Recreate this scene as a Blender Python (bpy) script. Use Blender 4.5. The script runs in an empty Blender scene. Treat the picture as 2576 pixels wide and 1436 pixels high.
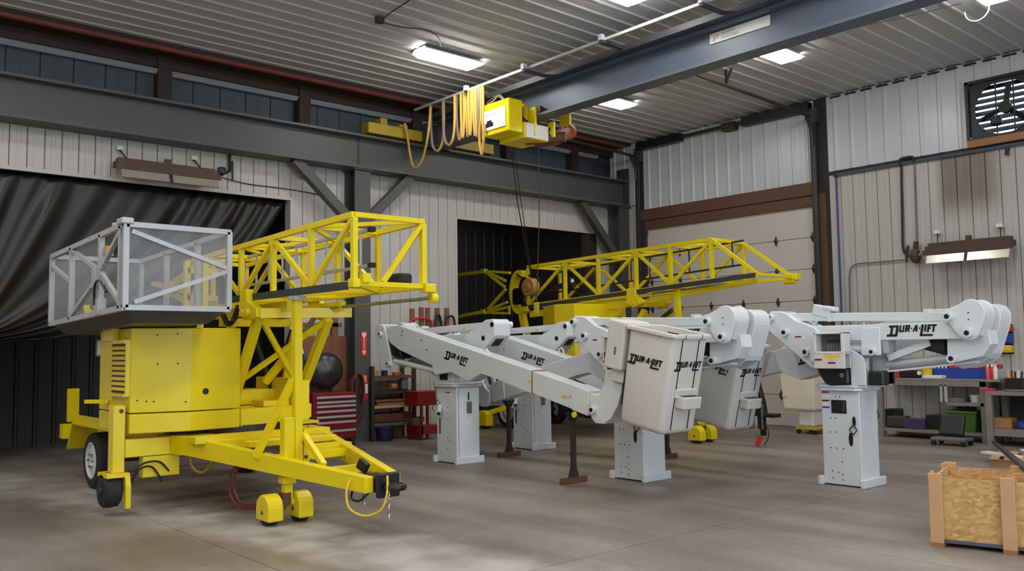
import bpy, math, random
from mathutils import Vector, Matrix
random.seed(7)
# ---------------------------------------------------------------- camera
F, YAW, PITCH, ROLL, H = 2193.0, .849965, .0720, -.01332, 1.6
CX, CY, IW, IH = 1288.0, 718.0, 2576.0, 1436.0
fw = Vector((-math.sin(YAW)*math.cos(PITCH), math.cos(YAW)*math.cos(PITCH), math.sin(PITCH)))
rt = Vector((math.cos(YAW), math.sin(YAW), 0)); up = rt.cross(fw)
rt, up = rt*math.cos(ROLL)+up*math.sin(ROLL), up*math.cos(ROLL)-rt*math.sin(ROLL)
EYE = Vector((0, 0, H))
cd = bpy.data.cameras.new('camera'); cam = bpy.data.objects.new('camera', cd)
bpy.context.scene.collection.objects.link(cam)
cd.sensor_width = 36; cd.lens = 36*F/IW; cd.clip_end = 200; cd.clip_start = .05
M = Matrix((rt, up, -fw)).transposed().to_4x4(); M.translation = EYE
cam.matrix_world = M
sc = bpy.context.scene; sc.camera = cam
sc.view_settings.view_transform = 'Standard'; sc.view_settings.look = 'None'
sc.view_settings.gamma = 1; sc.view_settings.use_curve_mapping = False
sc.view_settings.exposure = 1.52
LAMP = 13.0                       # luminous strength of every ceiling lamp
# daylight outside: reaches the shop through the fan louvres and an open door in the right wall, behind the view
wd = bpy.data.worlds.new('world'); sc.world = wd; wd.use_nodes = True
bg = wd.node_tree.nodes['Background']; bg.inputs[0].default_value = (.70, .85, 1, 1); bg.inputs[1].default_value = 1.7
# measured points of the place: a sight line cut with a plane x=, y= or z=
def ray(px, py): return fw + rt*((px-CX)/F) - up*((py-CY)/F)
def AX(px, py, x): d = ray(px, py); return EYE + d*(x/d.x)
def AY(px, py, y): d = ray(px, py); return EYE + d*(y/d.y)
def AZ(px, py, z=0.): d = ray(px, py); return EYE + d*((z-H)/d.z)
XA, YB, ZC = -13.74, 15.44, 6.35  # left wall, back wall, ceiling
# ---------------------------------------------------------------- helpers
COL = sc.collection
ORG = {}
def org(o):
    while o.parent: o = o.parent
    return Vector(ORG.get(o.name, (0, 0, 0)))
def tag(o, label=None, cat=None, group=None, kind=None):
    if label: o['label'] = label
    if cat: o['category'] = cat
    if group: o['group'] = group
    if kind: o['kind'] = kind
    return o
def thing(name, loc, label, cat, group=None, kind=None):
    o = bpy.data.objects.new(name, None); COL.objects.link(o); o.empty_display_size = .1
    o.location = loc; ORG[o.name] = tuple(loc)
    return tag(o, label, cat, group, kind)
def copy_tree(o, parent=None):
    c = o.copy(); COL.objects.link(c)
    if parent: c.parent = parent
    for ch in list(o.children): copy_tree(ch, c)
    return c
class MB:
    def __init__(s): s.v = []; s.f = []
    def add(s, vs, fs):
        n = len(s.v); s.v += [Vector(v) for v in vs]; s.f += [tuple(i+n for i in f) for f in fs]; return s
    def bb(s, x0, x1, y0, y1, z0, z1):
        return s.add([(x, y, z) for z in (z0, z1) for y in (y0, y1) for x in (x0, x1)],
                     [(0, 2, 3, 1), (4, 5, 7, 6), (0, 1, 5, 4), (2, 6, 7, 3), (0, 4, 6, 2), (1, 3, 7, 5)])
    def box(s, c, d, rz=0., ry=0., rx=0.):
        m = Matrix.Rotation(rz, 3, 'Z') @ Matrix.Rotation(ry, 3, 'Y') @ Matrix.Rotation(rx, 3, 'X')
        t = MB().bb(-d[0]/2, d[0]/2, -d[1]/2, d[1]/2, -d[2]/2, d[2]/2)
        return s.add([m @ v + Vector(c) for v in t.v], t.f)
    def bar(s, a, b, w, h=None, ref=(0, 0, 1)):
        a, b = Vector(a), Vector(b); h = h or w; d = (b-a).normalized(); r = Vector(ref)
        if abs(d.dot(r)) > .98: r = Vector((1, 0, 0))
        p = d.cross(r).normalized(); q = p.cross(d).normalized()
        vs = [e + p*i*w/2 + q*j*h/2 for e in (a, b) for i, j in ((-1, -1), (1, -1), (1, 1), (-1, 1))]
        return s.add(vs, [(0, 1, 2, 3), (7, 6, 5, 4), (0, 4, 5, 1), (1, 5, 6, 2), (2, 6, 7, 3), (3, 7, 4, 0)])
    def cyl(s, a, b, r, n=14, r2=None):
        a, b = Vector(a), Vector(b); d = (b-a).normalized(); r2 = r if r2 is None else r2
        p = d.cross(Vector((0, 0, 1)) if abs(d.z) < .9 else Vector((1, 0, 0))).normalized(); q = d.cross(p)
        vs = []
        for e, rr in ((a, r), (b, r2)):
            vs += [e + (p*math.cos(2*math.pi*k/n) + q*math.sin(2*math.pi*k/n))*rr for k in range(n)]
        fs = [(k, (k+1) % n, n+(k+1) % n, n+k) for k in range(n)] + [tuple(range(n))[::-1], tuple(range(n, 2*n))]
        return s.add(vs, fs)
    def tube(s, pts, r, n=7):
        P = [Vector(p) for p in pts]; vs = []; fs = []; last = None
        for i, p in enumerate(P):
            d = (P[min(i+1, len(P)-1)] - P[max(i-1, 0)]).normalized()
            if last is None: last = d.cross(Vector((0, 0, 1)) if abs(d.z) < .9 else Vector((1, 0, 0))).normalized()
            a = (last - d*last.dot(d)).normalized(); last = a; b = d.cross(a)
            vs += [p + (a*math.cos(2*math.pi*k/n) + b*math.sin(2*math.pi*k/n))*r for k in range(n)]
        for i in range(len(P)-1):
            fs += [(i*n+k, i*n+(k+1) % n, (i+1)*n+(k+1) % n, (i+1)*n+k) for k in range(n)]
        fs += [tuple(range(n))[::-1], tuple(range((len(P)-1)*n, len(P)*n))]
        return s.add(vs, fs)
    def prism(s, poly, axis, a0, a1):
        n = len(poly)
        def P(u, w, a): return {'y': (u, a, w), 'x': (a, u, w), 'z': (u, w, a)}[axis]
        vs = [P(u, w, a0) for u, w in poly] + [P(u, w, a1) for u, w in poly]
        area = sum(poly[k][0]*poly[(k+1) % n][1] - poly[(k+1) % n][0]*poly[k][1] for k in range(n))
        fs = [tuple(range(n)), tuple(range(2*n-1, n-1, -1))] + [(k, k+n, (k+1) % n+n, (k+1) % n) for k in range(n)]
        flip = (area < 0) ^ (axis != 'y') ^ (a1 < a0)
        if flip: fs = [f[::-1] for f in fs]
        return s.add(vs, fs)
    def lathe(s, prof, c, axis='z', n=24):
        c = Vector(c); vs = []
        for r, h in prof:
            for k in range(n):
                a = 2*math.pi*k/n; p, q = r*math.cos(a), r*math.sin(a)
                vs.append(c + Vector({'z': (p, q, h), 'y': (p, h, q), 'x': (h, p, q)}[axis]))
        m = len(prof)
        fs = [(i*n+k, i*n+(k+1) % n, (i+1)*n+(k+1) % n, (i+1)*n+k) for i in range(m-1) for k in range(n)]
        fs += [tuple(range(n))[::-1], tuple(range((m-1)*n, m*n))]
        return s.add(vs, fs)
    def xf(s, m):
        s.v = [m @ v for v in s.v]; return s
    def build(s, name, mat, parent=None, bev=0., smooth=False, label=None, cat=None, group=None, kind=None, seg=1, wn=False):
        me = bpy.data.meshes.new(name)
        if parent is not None: o0 = org(parent)
        else:
            xs = [v.x for v in s.v]; ys = [v.y for v in s.v]; zs = [v.z for v in s.v]
            o0 = Vector(((min(xs)+max(xs))/2, (min(ys)+max(ys))/2, min(zs)))
        me.from_pydata([v-o0 for v in s.v], [], s.f); me.update()
        me.materials.append(MAT[mat] if isinstance(mat, str) else mat)
        if smooth:
            for p in me.polygons: p.use_smooth = True
            try: me.set_sharp_from_angle(angle=math.radians(40))
            except Exception: pass
        o = bpy.data.objects.new(name, me); COL.objects.link(o)
        if parent is not None: o.parent = parent
        else: o.location = o0; ORG[o.name] = tuple(o0)
        if bev:
            b = o.modifiers.new('bevel', 'BEVEL'); b.width = bev; b.segments = seg; b.limit_method = 'ANGLE'; b.angle_limit = math.radians(35)
        return tag(o, label, cat, group, kind)
def bar(parent, name, a, b, w, h, mat, ref=(0, 0, 1), label=None):
    return MB().bar(a, b, w, h, ref).build(name, mat, parent, label=label)
def tube(parent, name, pts, r, mat, n=7, **k):
    return MB().tube(pts, r, n).build(name, mat, parent, smooth=True, **k)
def arc(p0, p1, p2, n=10):
    p0, p1, p2 = Vector(p0), Vector(p1), Vector(p2)
    return [p0*(1-t)**2 + p1*2*t*(1-t) + p2*t*t for t in [i/n for i in range(n+1)]]
def cat_pts(pts, n=6):
    P = [Vector(p) for p in pts]; P = [P[0]*2-P[1]] + P + [P[-1]*2-P[-2]]; out = []
    for i in range(1, len(P)-2):
        for k in range(n):
            t = k/n; a, b, c, d = P[i-1], P[i], P[i+1], P[i+2]
            out.append(.5*((2*b) + (c-a)*t + (2*a-5*b+4*c-d)*t*t + (3*b-a-3*c+d)*t**3))
    return out + [P[-2]]
# ---------------------------------------------------------------- materials
MAT = {}
def lin(c): return tuple(((x/255+.055)/1.055)**2.4 if x > 10 else x/255/12.92 for x in c) + (1,)
def mat(name, rgb, rough=.5, metal=0., var=.10, scale=6., bump=0., bscale=60., spec=.5, emit=None, alpha=1., coat=0.):
    m = bpy.data.materials.new(name); m.use_nodes = True; nt = m.node_tree; p = nt.nodes['Principled BSDF']
    c = lin(rgb); tc = nt.nodes.new('ShaderNodeTexCoord')
    nz = nt.nodes.new('ShaderNodeTexNoise'); nz.inputs['Scale'].default_value = scale; nz.inputs['Detail'].default_value = 5
    nt.links.new(tc.outputs['Object'], nz.inputs['Vector'])
    mx = nt.nodes.new('ShaderNodeMix'); mx.data_type = 'RGBA'
    mx.inputs[6].default_value = tuple(x*(1-var) for x in c[:3]) + (1,); mx.inputs[7].default_value = tuple(min(1, x*(1+var)) for x in c[:3]) + (1,)
    nt.links.new(nz.outputs[0], mx.inputs[0]); nt.links.new(mx.outputs[2], p.inputs['Base Color'])
    p.inputs['Roughness'].default_value = rough; p.inputs['Metallic'].default_value = metal
    p.inputs['Specular IOR Level'].default_value = spec; p.inputs['Coat Weight'].default_value = coat; p.inputs['Coat Roughness'].default_value = .12
    if bump:
        n2 = nt.nodes.new('ShaderNodeTexNoise'); n2.inputs['Scale'].default_value = bscale; n2.inputs['Detail'].default_value = 4
        nt.links.new(tc.outputs['Object'], n2.inputs['Vector'])
        b = nt.nodes.new('ShaderNodeBump'); b.inputs['Strength'].default_value = bump; b.inputs['Distance'].default_value = .01
        nt.links.new(n2.outputs[0], b.inputs['Height']); nt.links.new(b.outputs[0], p.inputs['Normal'])
    if emit:
        p.inputs['Emission Color'].default_value = emit[0]; p.inputs['Emission Strength'].default_value = emit[1]
    if alpha < 1: p.inputs['Alpha'].default_value = alpha
    MAT[name] = m; return m
mat('yellow', (231, 207, 10), .32, var=.05, scale=3, spec=.5)
mat('yellow_old', (176, 150, 40), .5, var=.25, scale=5)
mat('yellow_tag', (225, 185, 40), .5)
mat('white', (210, 215, 218), .25, var=.03, scale=3)
mat('bucket', (206, 201, 195), .42, var=.03, bump=.05, bscale=90)
mat('bucket_old', (222, 210, 188), .55, var=.14, scale=3)
mat('black', (18, 18, 19), .45, var=.2)
mat('ink', (14, 13, 14), .5, var=.0)
mat('rubber', (33, 34, 35), .75, var=.2, bump=.1)
mat('rail', (52, 54, 57), .55, var=.1)
mat('pin', (38, 40, 42), .35, .6)
mat('steel', (150, 152, 155), .35, .9, var=.12)
mat('galv', (174, 177, 180), .45, .25, var=.10, scale=12)
mat('chain', (165, 168, 172), .3, .9)
mat('iron', (72, 66, 62), .55, .6, var=.25, scale=14)
mat('rust', (104, 66, 50), .75, .2, var=.35, scale=16)
mat('beam', (80, 80, 79), .5, .1, var=.16, scale=1.5)
mat('bluebeam', (88, 96, 110), .42, .15, var=.12, scale=1.2)
mat('darkbeam', (58, 60, 66), .5, .1, var=.15, scale=2)
mat('brown', (96, 64, 46), .65, var=.25, scale=3)
mat('darkbrown', (50, 38, 34), .7, var=.25, scale=3)
mat('redpipe', (112, 54, 40), .6, var=.3, scale=2)
mat('upper', (66, 73, 80), .6, var=.15, scale=2)
mat('liner', (184, 180, 175), .42, var=.06, scale=.8)
mat('linerup', (194, 196, 199), .33, var=.05, scale=.8)
mat('ceil', (184, 184, 186), .55, var=.05, scale=.7)
mat('joint', (52, 48, 46), .8)
mat('door', (199, 191, 182), .5, var=.05, scale=1.2)
mat('hinge', (58, 60, 66), .4, .6)
mat('red', (122, 15, 23), .38, var=.12)
mat('brightred', (200, 40, 38), .45)
mat('orange', (236, 142, 36), .5)
mat('hosered', (104, 26, 24), .5)
mat('blue', (30, 62, 150), .5)
mat('navy', (24, 32, 78), .5, var=.15)
mat('pipeblue', (34, 62, 128), .45)
mat('pipegrey', (84, 92, 108), .45, .2, var=.15)
mat('green', (70, 104, 28), .5)
mat('paper', (222, 220, 214), .6, var=.04)
mat('greyplastic', (92, 100, 104), .5)
mat('cable', (196, 152, 66), .55, var=.2, scale=9)
mat('cable_brown', (120, 104, 92), .6, var=.15, scale=9)
mat('wood', (150, 104, 66), .65, var=.2, scale=5, bump=.1)
mat('woodred', (124, 78, 56), .7, var=.25, scale=6)
mat('pine', (192, 150, 106), .65, var=.12, scale=4)
mat('card', (174, 126, 76), .8, var=.1)
mat('osb_edge', (186, 150, 100), .8, var=.15)
mat('motor', (160, 88, 52), .6, var=.25, scale=9)
mat('drum', (160, 116, 62), .6, var=.2)
mat('heater', (86, 66, 58), .6, .4, var=.3, scale=7)
mat('reflector', (186, 181, 164), .25, .45, var=.12)
mat('bench', (128, 124, 116), .6, .2, var=.2, scale=7)
mat('purple', (60, 46, 84), .5)
mat('pink', (214, 92, 100), .45)
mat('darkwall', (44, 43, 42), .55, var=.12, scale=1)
mat('monitor', (196, 206, 200), .35)
mat('lamp_glow', (255, 255, 255), .5, emit=((1, .985, .96, 1), LAMP))
def osb():
    m = mat('osb', (196, 156, 98), .75, var=.1); nt = m.node_tree; p = nt.nodes['Principled BSDF']; tc = nt.nodes['Texture Coordinate']
    mp = nt.nodes.new('ShaderNodeMapping'); mp.inputs['Scale'].default_value = (20, 20, 34); nt.links.new(tc.outputs['Object'], mp.inputs[0])
    w = nt.nodes.new('ShaderNodeTexNoise'); w.inputs['Scale'].default_value = 2.5; nt.links.new(tc.outputs['Object'], w.inputs[0])
    ad = nt.nodes.new('ShaderNodeMix'); ad.data_type = 'RGBA'; ad.blend_type = 'ADD'; ad.inputs[0].default_value = 1.6
    nt.links.new(mp.outputs[0], ad.inputs[6]); nt.links.new(w.outputs[1], ad.inputs[7])
    v = nt.nodes.new('ShaderNodeTexVoronoi'); v.inputs['Scale'].default_value = 1.3; nt.links.new(ad.outputs[2], v.inputs['Vector'])
    r = nt.nodes.new('ShaderNodeValToRGB'); e = r.color_ramp.elements
    e[0].color = lin((172, 130, 78)); e[1].color = lin((210, 176, 124)); x = e.new(.5); x.color = lin((196, 152, 92))
    nt.links.new(v.outputs['Color'], r.inputs[0]); nt.links.new(r.outputs[0], p.inputs['Base Color'])
osb()
def concrete():
    m = mat('concrete', (122, 112, 106), .5, var=.1); nt = m.node_tree; p = nt.nodes['Principled BSDF']
    ge = nt.nodes.new('ShaderNodeNewGeometry')
    def noise(scale, det, st=(1, 1, 1)):
        mp = nt.nodes.new('ShaderNodeMapping'); mp.inputs['Scale'].default_value = st; nt.links.new(ge.outputs['Position'], mp.inputs[0])
        n = nt.nodes.new('ShaderNodeTexNoise'); n.inputs['Scale'].default_value = scale; n.inputs['Detail'].default_value = det
        nt.links.new(mp.outputs[0], n.inputs[0]); return n.outputs[0]
    def ramp(src, stops):
        r = nt.nodes.new('ShaderNodeValToRGB'); e = r.color_ramp.elements
        e[0].position, e[0].color = stops[0][0], stops[0][1]; e[1].position, e[1].color = stops[-1][0], stops[-1][1]
        for q, c in stops[1:-1]: x = e.new(q); x.color = c
        nt.links.new(src, r.inputs[0]); return r.outputs[0]
    def mixc(fac, a, b, mode='MIX'):
        mx = nt.nodes.new('ShaderNodeMix'); mx.data_type = 'RGBA'; mx.blend_type = mode
        for s, i in ((fac, 0), (a, 6), (b, 7)):
            if hasattr(s, 'links') or hasattr(s, 'is_linked'): nt.links.new(s, mx.inputs[i])
            else: mx.inputs[i].default_value = s
        return mx.outputs[2]
    g = lambda v: (v, v, v, 1)
    base = ramp(noise(.55, 6), [(.3, lin((110, 98, 89))), (.5, lin((131, 120, 112))), (.72, lin((148, 140, 133)))])
    tyre = ramp(noise(.8, 5, (.35, 2.2, 1)), [(.42, g(1)), (.58, g(.80)), (.75, g(.62))])
    c = mixc(1., base, tyre, 'MULTIPLY')
    speck = ramp(noise(14, 6), [(.35, g(.86)), (.55, g(1)), (.8, g(1.0))])
    c = mixc(1., c, speck, 'MULTIPLY')
    # a lighter scuffed lane running across the slab in front of the tongue
    sx = nt.nodes.new('ShaderNodeSeparateXYZ'); nt.links.new(ge.outputs['Position'], sx.inputs[0])
    a, b = AZ(430, 1290), AZ(1150, 1420); d = (b-a).normalized()
    def math_(op, i, j):
        n = nt.nodes.new('ShaderNodeMath'); n.operation = op
        for k, s in enumerate((i, j)):
            if hasattr(s, 'is_linked'): nt.links.new(s, n.inputs[k])
            else: n.inputs[k].default_value = s
        return n.outputs[0]
    dist = math_('SUBTRACT', math_('MULTIPLY', math_('SUBTRACT', sx.outputs[0], a.x), -d.y), math_('MULTIPLY', math_('SUBTRACT', sx.outputs[1], a.y), -d.x))
    dist = math_('ABSOLUTE', math_('ADD', dist, math_('MULTIPLY', math_('SUBTRACT', noise(1.7, 5), .5), .9)), 0.)
    lane = ramp(dist, [(.24, g(1)), (.62, g(0))])
    lane = math_('MULTIPLY', lane, ramp(noise(2.3, 6), [(.30, g(.15)), (.6, g(.85))]))
    c = mixc(lane, c, lin((178, 172, 166)))
    nt.links.new(c, p.inputs['Base Color'])
    rr = ramp(noise(1.2, 4), [(.3, g(.36)), (.7, g(.58))]); nt.links.new(rr, p.inputs['Roughness'])
    bp = nt.nodes.new('ShaderNodeBump'); bp.inputs['Strength'].default_value = .12; bp.inputs['Distance'].default_value = .01
    nt.links.new(noise(40, 5), bp.inputs['Height']); nt.links.new(bp.outputs[0], p.inputs['Normal'])
concrete()
def stained_liner():
    # back wall liner scorched brown above the heater
    m = mat('liner_scorched', (180, 176, 170), .45, var=.06, scale=.8); nt = m.node_tree; p = nt.nodes['Principled BSDF']
    ge = nt.nodes.new('ShaderNodeNewGeometry'); sx = nt.nodes.new('ShaderNodeSeparateXYZ'); nt.links.new(ge.outputs['Position'], sx.inputs[0])
    def rng(o, a, b, lo, hi):
        r = nt.nodes.new('ShaderNodeMapRange'); r.interpolation_type = 'SMOOTHSTEP'
        r.inputs[1].default_value = a; r.inputs[2].default_value = b; r.inputs[3].default_value = lo; r.inputs[4].default_value = hi
        nt.links.new(o, r.inputs[0]); return r.outputs[0]
    def mul(a, b):
        n = nt.nodes.new('ShaderNodeMath'); n.operation = 'MULTIPLY'; nt.links.new(a, n.inputs[0]); nt.links.new(b, n.inputs[1]); return n.outputs[0]
    q = mul(mul(rng(sx.outputs[0], -6.42, -6.2, 0, 1), rng(sx.outputs[0], -5.62, -5.2, 1, .15)), rng(sx.outputs[2], 3.55, 4.15, 0, .85))
    mx = nt.nodes.new('ShaderNodeMix'); mx.data_type = 'RGBA'; old = p.inputs['Base Color'].links[0].from_socket
    nt.links.new(q, mx.inputs[0]); nt.links.new(old, mx.inputs[6]); mx.inputs[7].default_value = lin((112, 94, 78)); nt.links.new(mx.outputs[2], p.inputs['Base Color'])
stained_liner()
mat('screen', (176, 178, 180), .5, .3, var=.04, alpha=.30)     # fine wire net, seen as a haze
mat('tarp', (29, 25, 23), .42, var=.15, scale=4)
# ================================================================ the room
X1, Y0 = 5.0, -4.5                       # right and front walls behind the camera
fl = MB().bb(-22, X1, Y0, YB+.3, -.12, -.004).build('floor', 'joint', kind='structure')
xs = [-22, -17.6, XA-.1, -9.35, -4.75, -.2, X1]; ys = [Y0, -.6, 3.0, 6.55, 10.95, YB+.3]
for i in range(6):
    for j in range(5):
        MB().bb(xs[i]+.004, xs[i+1]-.004, ys[j]+.004, ys[j+1]-.004, -.05, 0).build('slab', 'concrete', fl)
def strips(parent, axis, k, segs, name, m, pitch=.229, rib=0., t=.022, face=1):
    """liner strips on a wall: axis 'x' wall plane x=k strips along y; axis 'y' wall plane y=k strips along x"""
    cache = {}
    for (a0, a1, z0, z1) in segs:
        n = max(1, round((a1-a0)/pitch)); w = (a1-a0)/n
        for i in range(n):
            key = (round(w, 4), round(z0, 3), round(z1, 3))
            if key not in cache:
                g = .003; b = .008
                prof = [(g, 0), (g, t*.35), (g+b, t), (w*.5-.03, t), (w*.5-.022, t-.005), (w*.5+.022, t-.005), (w*.5+.03, t), (w-g-b, t), (w-g, t*.35), (w-g, 0)]
                if rib: prof = [(0, 0), (0, t), (w*.36, t), (w*.44, t+rib), (w*.56, t+rib), (w*.64, t), (w-.001, t), (w-.001, 0)]
                vs = []; fs = []; np_ = len(prof)
                for z in (z0, z1):
                    for u, d in prof: vs.append((d*face, u, z) if axis == 'x' else (u, -d*face, z))
                fl_ = (axis == 'x') ^ (face > 0)
                for q in range(np_-1):
                    f = (q, q+1, np_+q+1, np_+q); fs.append(f if not fl_ else f[::-1])
                fs.append(tuple(range(np_))); fs.append(tuple(range(2*np_-1, np_-1, -1)))
                me = bpy.data.meshes.new(name); me.from_pydata(vs, [], fs); me.update(); me.materials.append(MAT[m]); cache[key] = me
            o = bpy.data.objects.new(name, cache[key]); COL.objects.link(o); o.parent = parent
            o0 = org(parent); o.location = (Vector((k, a0+i*w, 0)) if axis == 'x' else Vector((a0+i*w, k, 0))) - o0
# ---- left wall with two openings
J1, J2, J3, TOP = 6.99, 10.60, 14.72, 4.22
w = MB()
w.bb(XA-.16, XA, Y0, 2.0, 0, 4.93); w.bb(XA-.16, XA, 2.0, J1, TOP, 4.93); w.bb(XA-.16, XA, J1, J2, 0, 4.93); w.bb(XA-.16, XA, J2, J3, TOP, 4.93); w.bb(XA-.16, XA, J3, YB, 0, 4.93)
wl = w.build('wall_left', 'joint', kind='structure')
strips(wl, 'x', XA, [(2.0, J1, TOP+.03, 4.86), (J1, J2, 0, 4.86), (J2, J3, TOP+.03, 4.86), (J3, YB-.02, 0, 4.86)], 'wall_panel', 'liner')
strips(wl, 'x', XA, [(Y0, 2.0, 0, 4.86)], 'wall_panel', 'liner', pitch=.8)
t = MB()
t.bb(XA-.02, XA+.03, 2.0, J1, TOP-.02, TOP+.035); t.bb(XA-.17, XA+.028, J1-.01, J1+.05, 0, TOP+.03)
t.build('trim_1', 'liner', kind='structure')
t = MB(); t.bb(XA-.02, XA+.03, J2, J3, TOP-.02, TOP+.035); t.bb(XA-.17, XA+.028, J2-.05, J2+.01, 0, TOP+.03); t.bb(XA-.17, XA+.028, J3-.01, J3+.05, 0, TOP+.03)
t.build('trim_2', 'liner', kind='structure')
MB().bb(XA-.17, XA-.02, J3-.35, J3-.01, 0, TOP-.02).build('trim_3', 'darkbrown', kind='structure')
# upper wall set back above the runway
uw = MB().bb(XA-.45, XA-.28, Y0, YB, 4.7, ZC+.2).build('wall_upper_left', 'darkbeam', kind='structure')
strips(uw, 'x', XA-.28, [(2.2, 14.9, 5.0, 6.06)], 'wall_panel', 'upper', pitch=.46)
MB().bb(XA-.30, XA, Y0, YB, 4.86, 4.93).build('trim_4', 'darkbeam', kind='structure')
# eave soffit, timber plate
MB().bb(XA-.30, -13.28, Y0, YB, ZC-.06, ZC+.02).build('trim_5', 'darkbrown', kind='structure')
fr = thing('eave_trim', (XA-.26, 2, 6.02), 'pale metal flashing strips under the eave above the left runway beam', 'flashing')
for (a, b) in ((2.0, 4.74), (4.95, 7.18), (7.42, 9.6), (9.85, 12.0), (12.25, 14.0), (14.2, 14.9)):
    MB().prism([(XA-.26, 6.04), (XA-.14, 6.02), (XA-.06, 6.08), (XA-.14, 6.12), (XA-.26, 6.12)], 'y', a, b).build('flashing', 'galv', fr)
for y in (4.85, 7.30, 9.72, 12.12, 14.1):
    MB().bb(XA-.28, XA-.06, y-.11, y+.11, 4.93, ZC-.06).build('stub_post', 'darkbrown', uw)
MB().bb(XA-.27, XA-.10, Y0, YB, 6.12, ZC-.06).build('eave_plate', 'darkbrown', uw)
# ---- back wall with overhead door
DX0, DX1, DT = -12.86, -8.62, 4.28
w = MB(); w.bb(-22, DX0, YB, YB+.2, 0, ZC+.2); w.bb(DX0, DX1, YB, YB+.2, DT, ZC+.2); 
FX0, FX1, FZ0, FZ1 = -5.75, -4.68, 4.98, 5.93
w.bb(DX1, FX0, YB, YB+.2, 0, ZC+.2); w.bb(FX0, FX1, YB, YB+.2, 0, FZ0); w.bb(FX0, FX1, YB, YB+.2, FZ1, ZC+.2); w.bb(FX1, X1, YB, YB+.2, 0, ZC+.2)
wb = w.build('wall_back', 'joint', kind='structure')
strips(wb, 'y', YB, [(XA+.02, DX0-.2, 0, 4.86), (DX1+.27, 0., 0, 4.80)], 'wall_panel', 'liner_scorched')
strips(wb, 'y', YB, [(XA-.2, DX0-.2, 4.88, ZC-.02), (DX0-.05, DX1, 4.74, ZC-.02), (DX1+.27, FX0-.02, 4.88, ZC-.02), (FX0-.02, FX1+.02, FZ1+.02, ZC-.02), (FX1+.02, 0., 4.88, ZC-.02)], 'wall_panel', 'linerup', pitch=.305, rib=.022, t=.012)
strips(wb, 'y', YB, [(0., X1, 0, ZC-.02)], 'wall_panel', 'linerup', pitch=1.)
# other walls (behind the camera) and the dark bay beyond the openings
wr = MB().bb(X1, X1+.15, Y0, .8, 0, ZC).bb(X1, X1+.15, 7.6, YB, 0, ZC).bb(X1, X1+.15, .8, 7.6, 4.4, ZC).build('wall_right', 'liner', kind='structure')
wf = MB().bb(-22, X1, Y0-.15, Y0, 0, ZC).build('wall_front', 'liner', kind='structure')
wd_ = MB().bb(-17.6, -17.4, Y0, YB, 0, ZC).build('wall_bay', 'joint', kind='structure')
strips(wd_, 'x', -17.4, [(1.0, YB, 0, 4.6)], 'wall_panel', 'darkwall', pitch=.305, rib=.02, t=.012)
MB().bb(-17.6, XA-.3, Y0, YB, 4.9, 5.0).build('ceiling_bay', 'joint', kind='structure')
# ---- ceiling
ce = MB().bb(-13.3, X1, Y0, YB, ZC+.05, ZC+.1).build('ceiling', 'joint', kind='structure')
n = 60; pw = (X1+13.3)/n; me = None
for i in range(n):
    if me is None:
        t_ = 0.0; prof = [(0, .05), (0, 0), (pw*.40, 0), (pw*.45, -.020), (pw*.55, -.020), (pw*.60, 0), (pw-.0015, 0), (pw-.0015, .05)]
        vs = [(u, y, d) for y in (Y0, YB) for u, d in prof]; q = len(prof)
        fs = [(k, q+k, q+k+1, k+1) for k in range(q-1)] + [tuple(range(q)), tuple(range(2*q-1, q-1, -1))]
        me = bpy.data.meshes.new('ceiling_panel'); me.from_pydata(vs, [], fs); me.update(); me.materials.append(MAT['ceil'])
    o = bpy.data.objects.new('ceiling_panel', me); COL.objects.link(o); o.parent = ce
    o.location = Vector((-13.3+i*pw, 0, ZC)) - org(ce)
# dark gap bits along the ceiling and back wall
d = thing('closure_strip', (-8.3, YB-.05, ZC-.04), 'row of short dark closure strips where ceiling meets back wall on the right', 'closure strip')
for i in range(22):
    x = -8.25+i*.305; MB().bb(x, x+.20, YB-.06, YB-.02, ZC-.075, ZC-.045).build('closure', 'black', d)
# ---- runway beam, columns and knee braces along the left wall
rb = thing('runway_beam', (-13.5, 9, 4.85), 'long dark grey steel runway beam along the left wall', 'beam')
MB().bb(-13.52, -13.46, Y0, 15.36, 4.9, 5.42).build('web', 'beam', rb)
MB().bb(-13.70, -13.28, Y0, 15.36, 4.845, 4.90).build('bottom_flange', 'beam', rb)
MB().bb(-13.70, -13.28, Y0, 15.36, 5.42, 5.46).build('top_flange', 'beam', rb)
MB().bb(-13.53, -13.45, Y0, 15.36, 5.46, 5.50).build('crane_rail', 'darkbeam', rb)
MB().bb(-13.62, -13.30, 15.30, 15.36, 4.84, 5.75).build('end_stop', 'darkbeam', rb)
for y in (8.20,):
    m = MB()
    for k in range(9): m.cyl((-13.46, y-.02, 4.96+k*.055), (-13.435, y-.02, 4.96+k*.055), .018, 6)
    m.build('splice_bolts', 'iron', rb)
    MB().bb(-13.50, -13.455, y-.05, y+.01, 4.9, 5.42).build('splice_plate', 'beam', rb)
def column(y, label, sign=None):
    c = thing('steel_column', (-13.5, y, 0), label, 'column', 'columns under the runway beam')
    MB().bb(-13.38, -13.345, y-.16, y+.16, 0, 4.845).build('front_flange', 'beam', c)
    MB().bb(-13.70, -13.665, y-.16, y+.16, 0, 4.845).build('rear_flange', 'beam', c)
    MB().bb(-13.665, -13.38, y-.012, y+.012, 0, 4.845).build('web', 'beam', c)
    MB().bb(-13.72, -13.32, y-.2, y+.2, 0, .02).build('base_plate', 'beam', c)
    MB().bb(-13.72, -13.30, y-.2, y+.2, 4.82, 4.845).build('cap_plate', 'beam', c)
column(8.20, 'grey steel column beside the red tool chest, fire arrow sign on it')
column(15.22, 'grey steel column in the far corner beside the overhead door')
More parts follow.
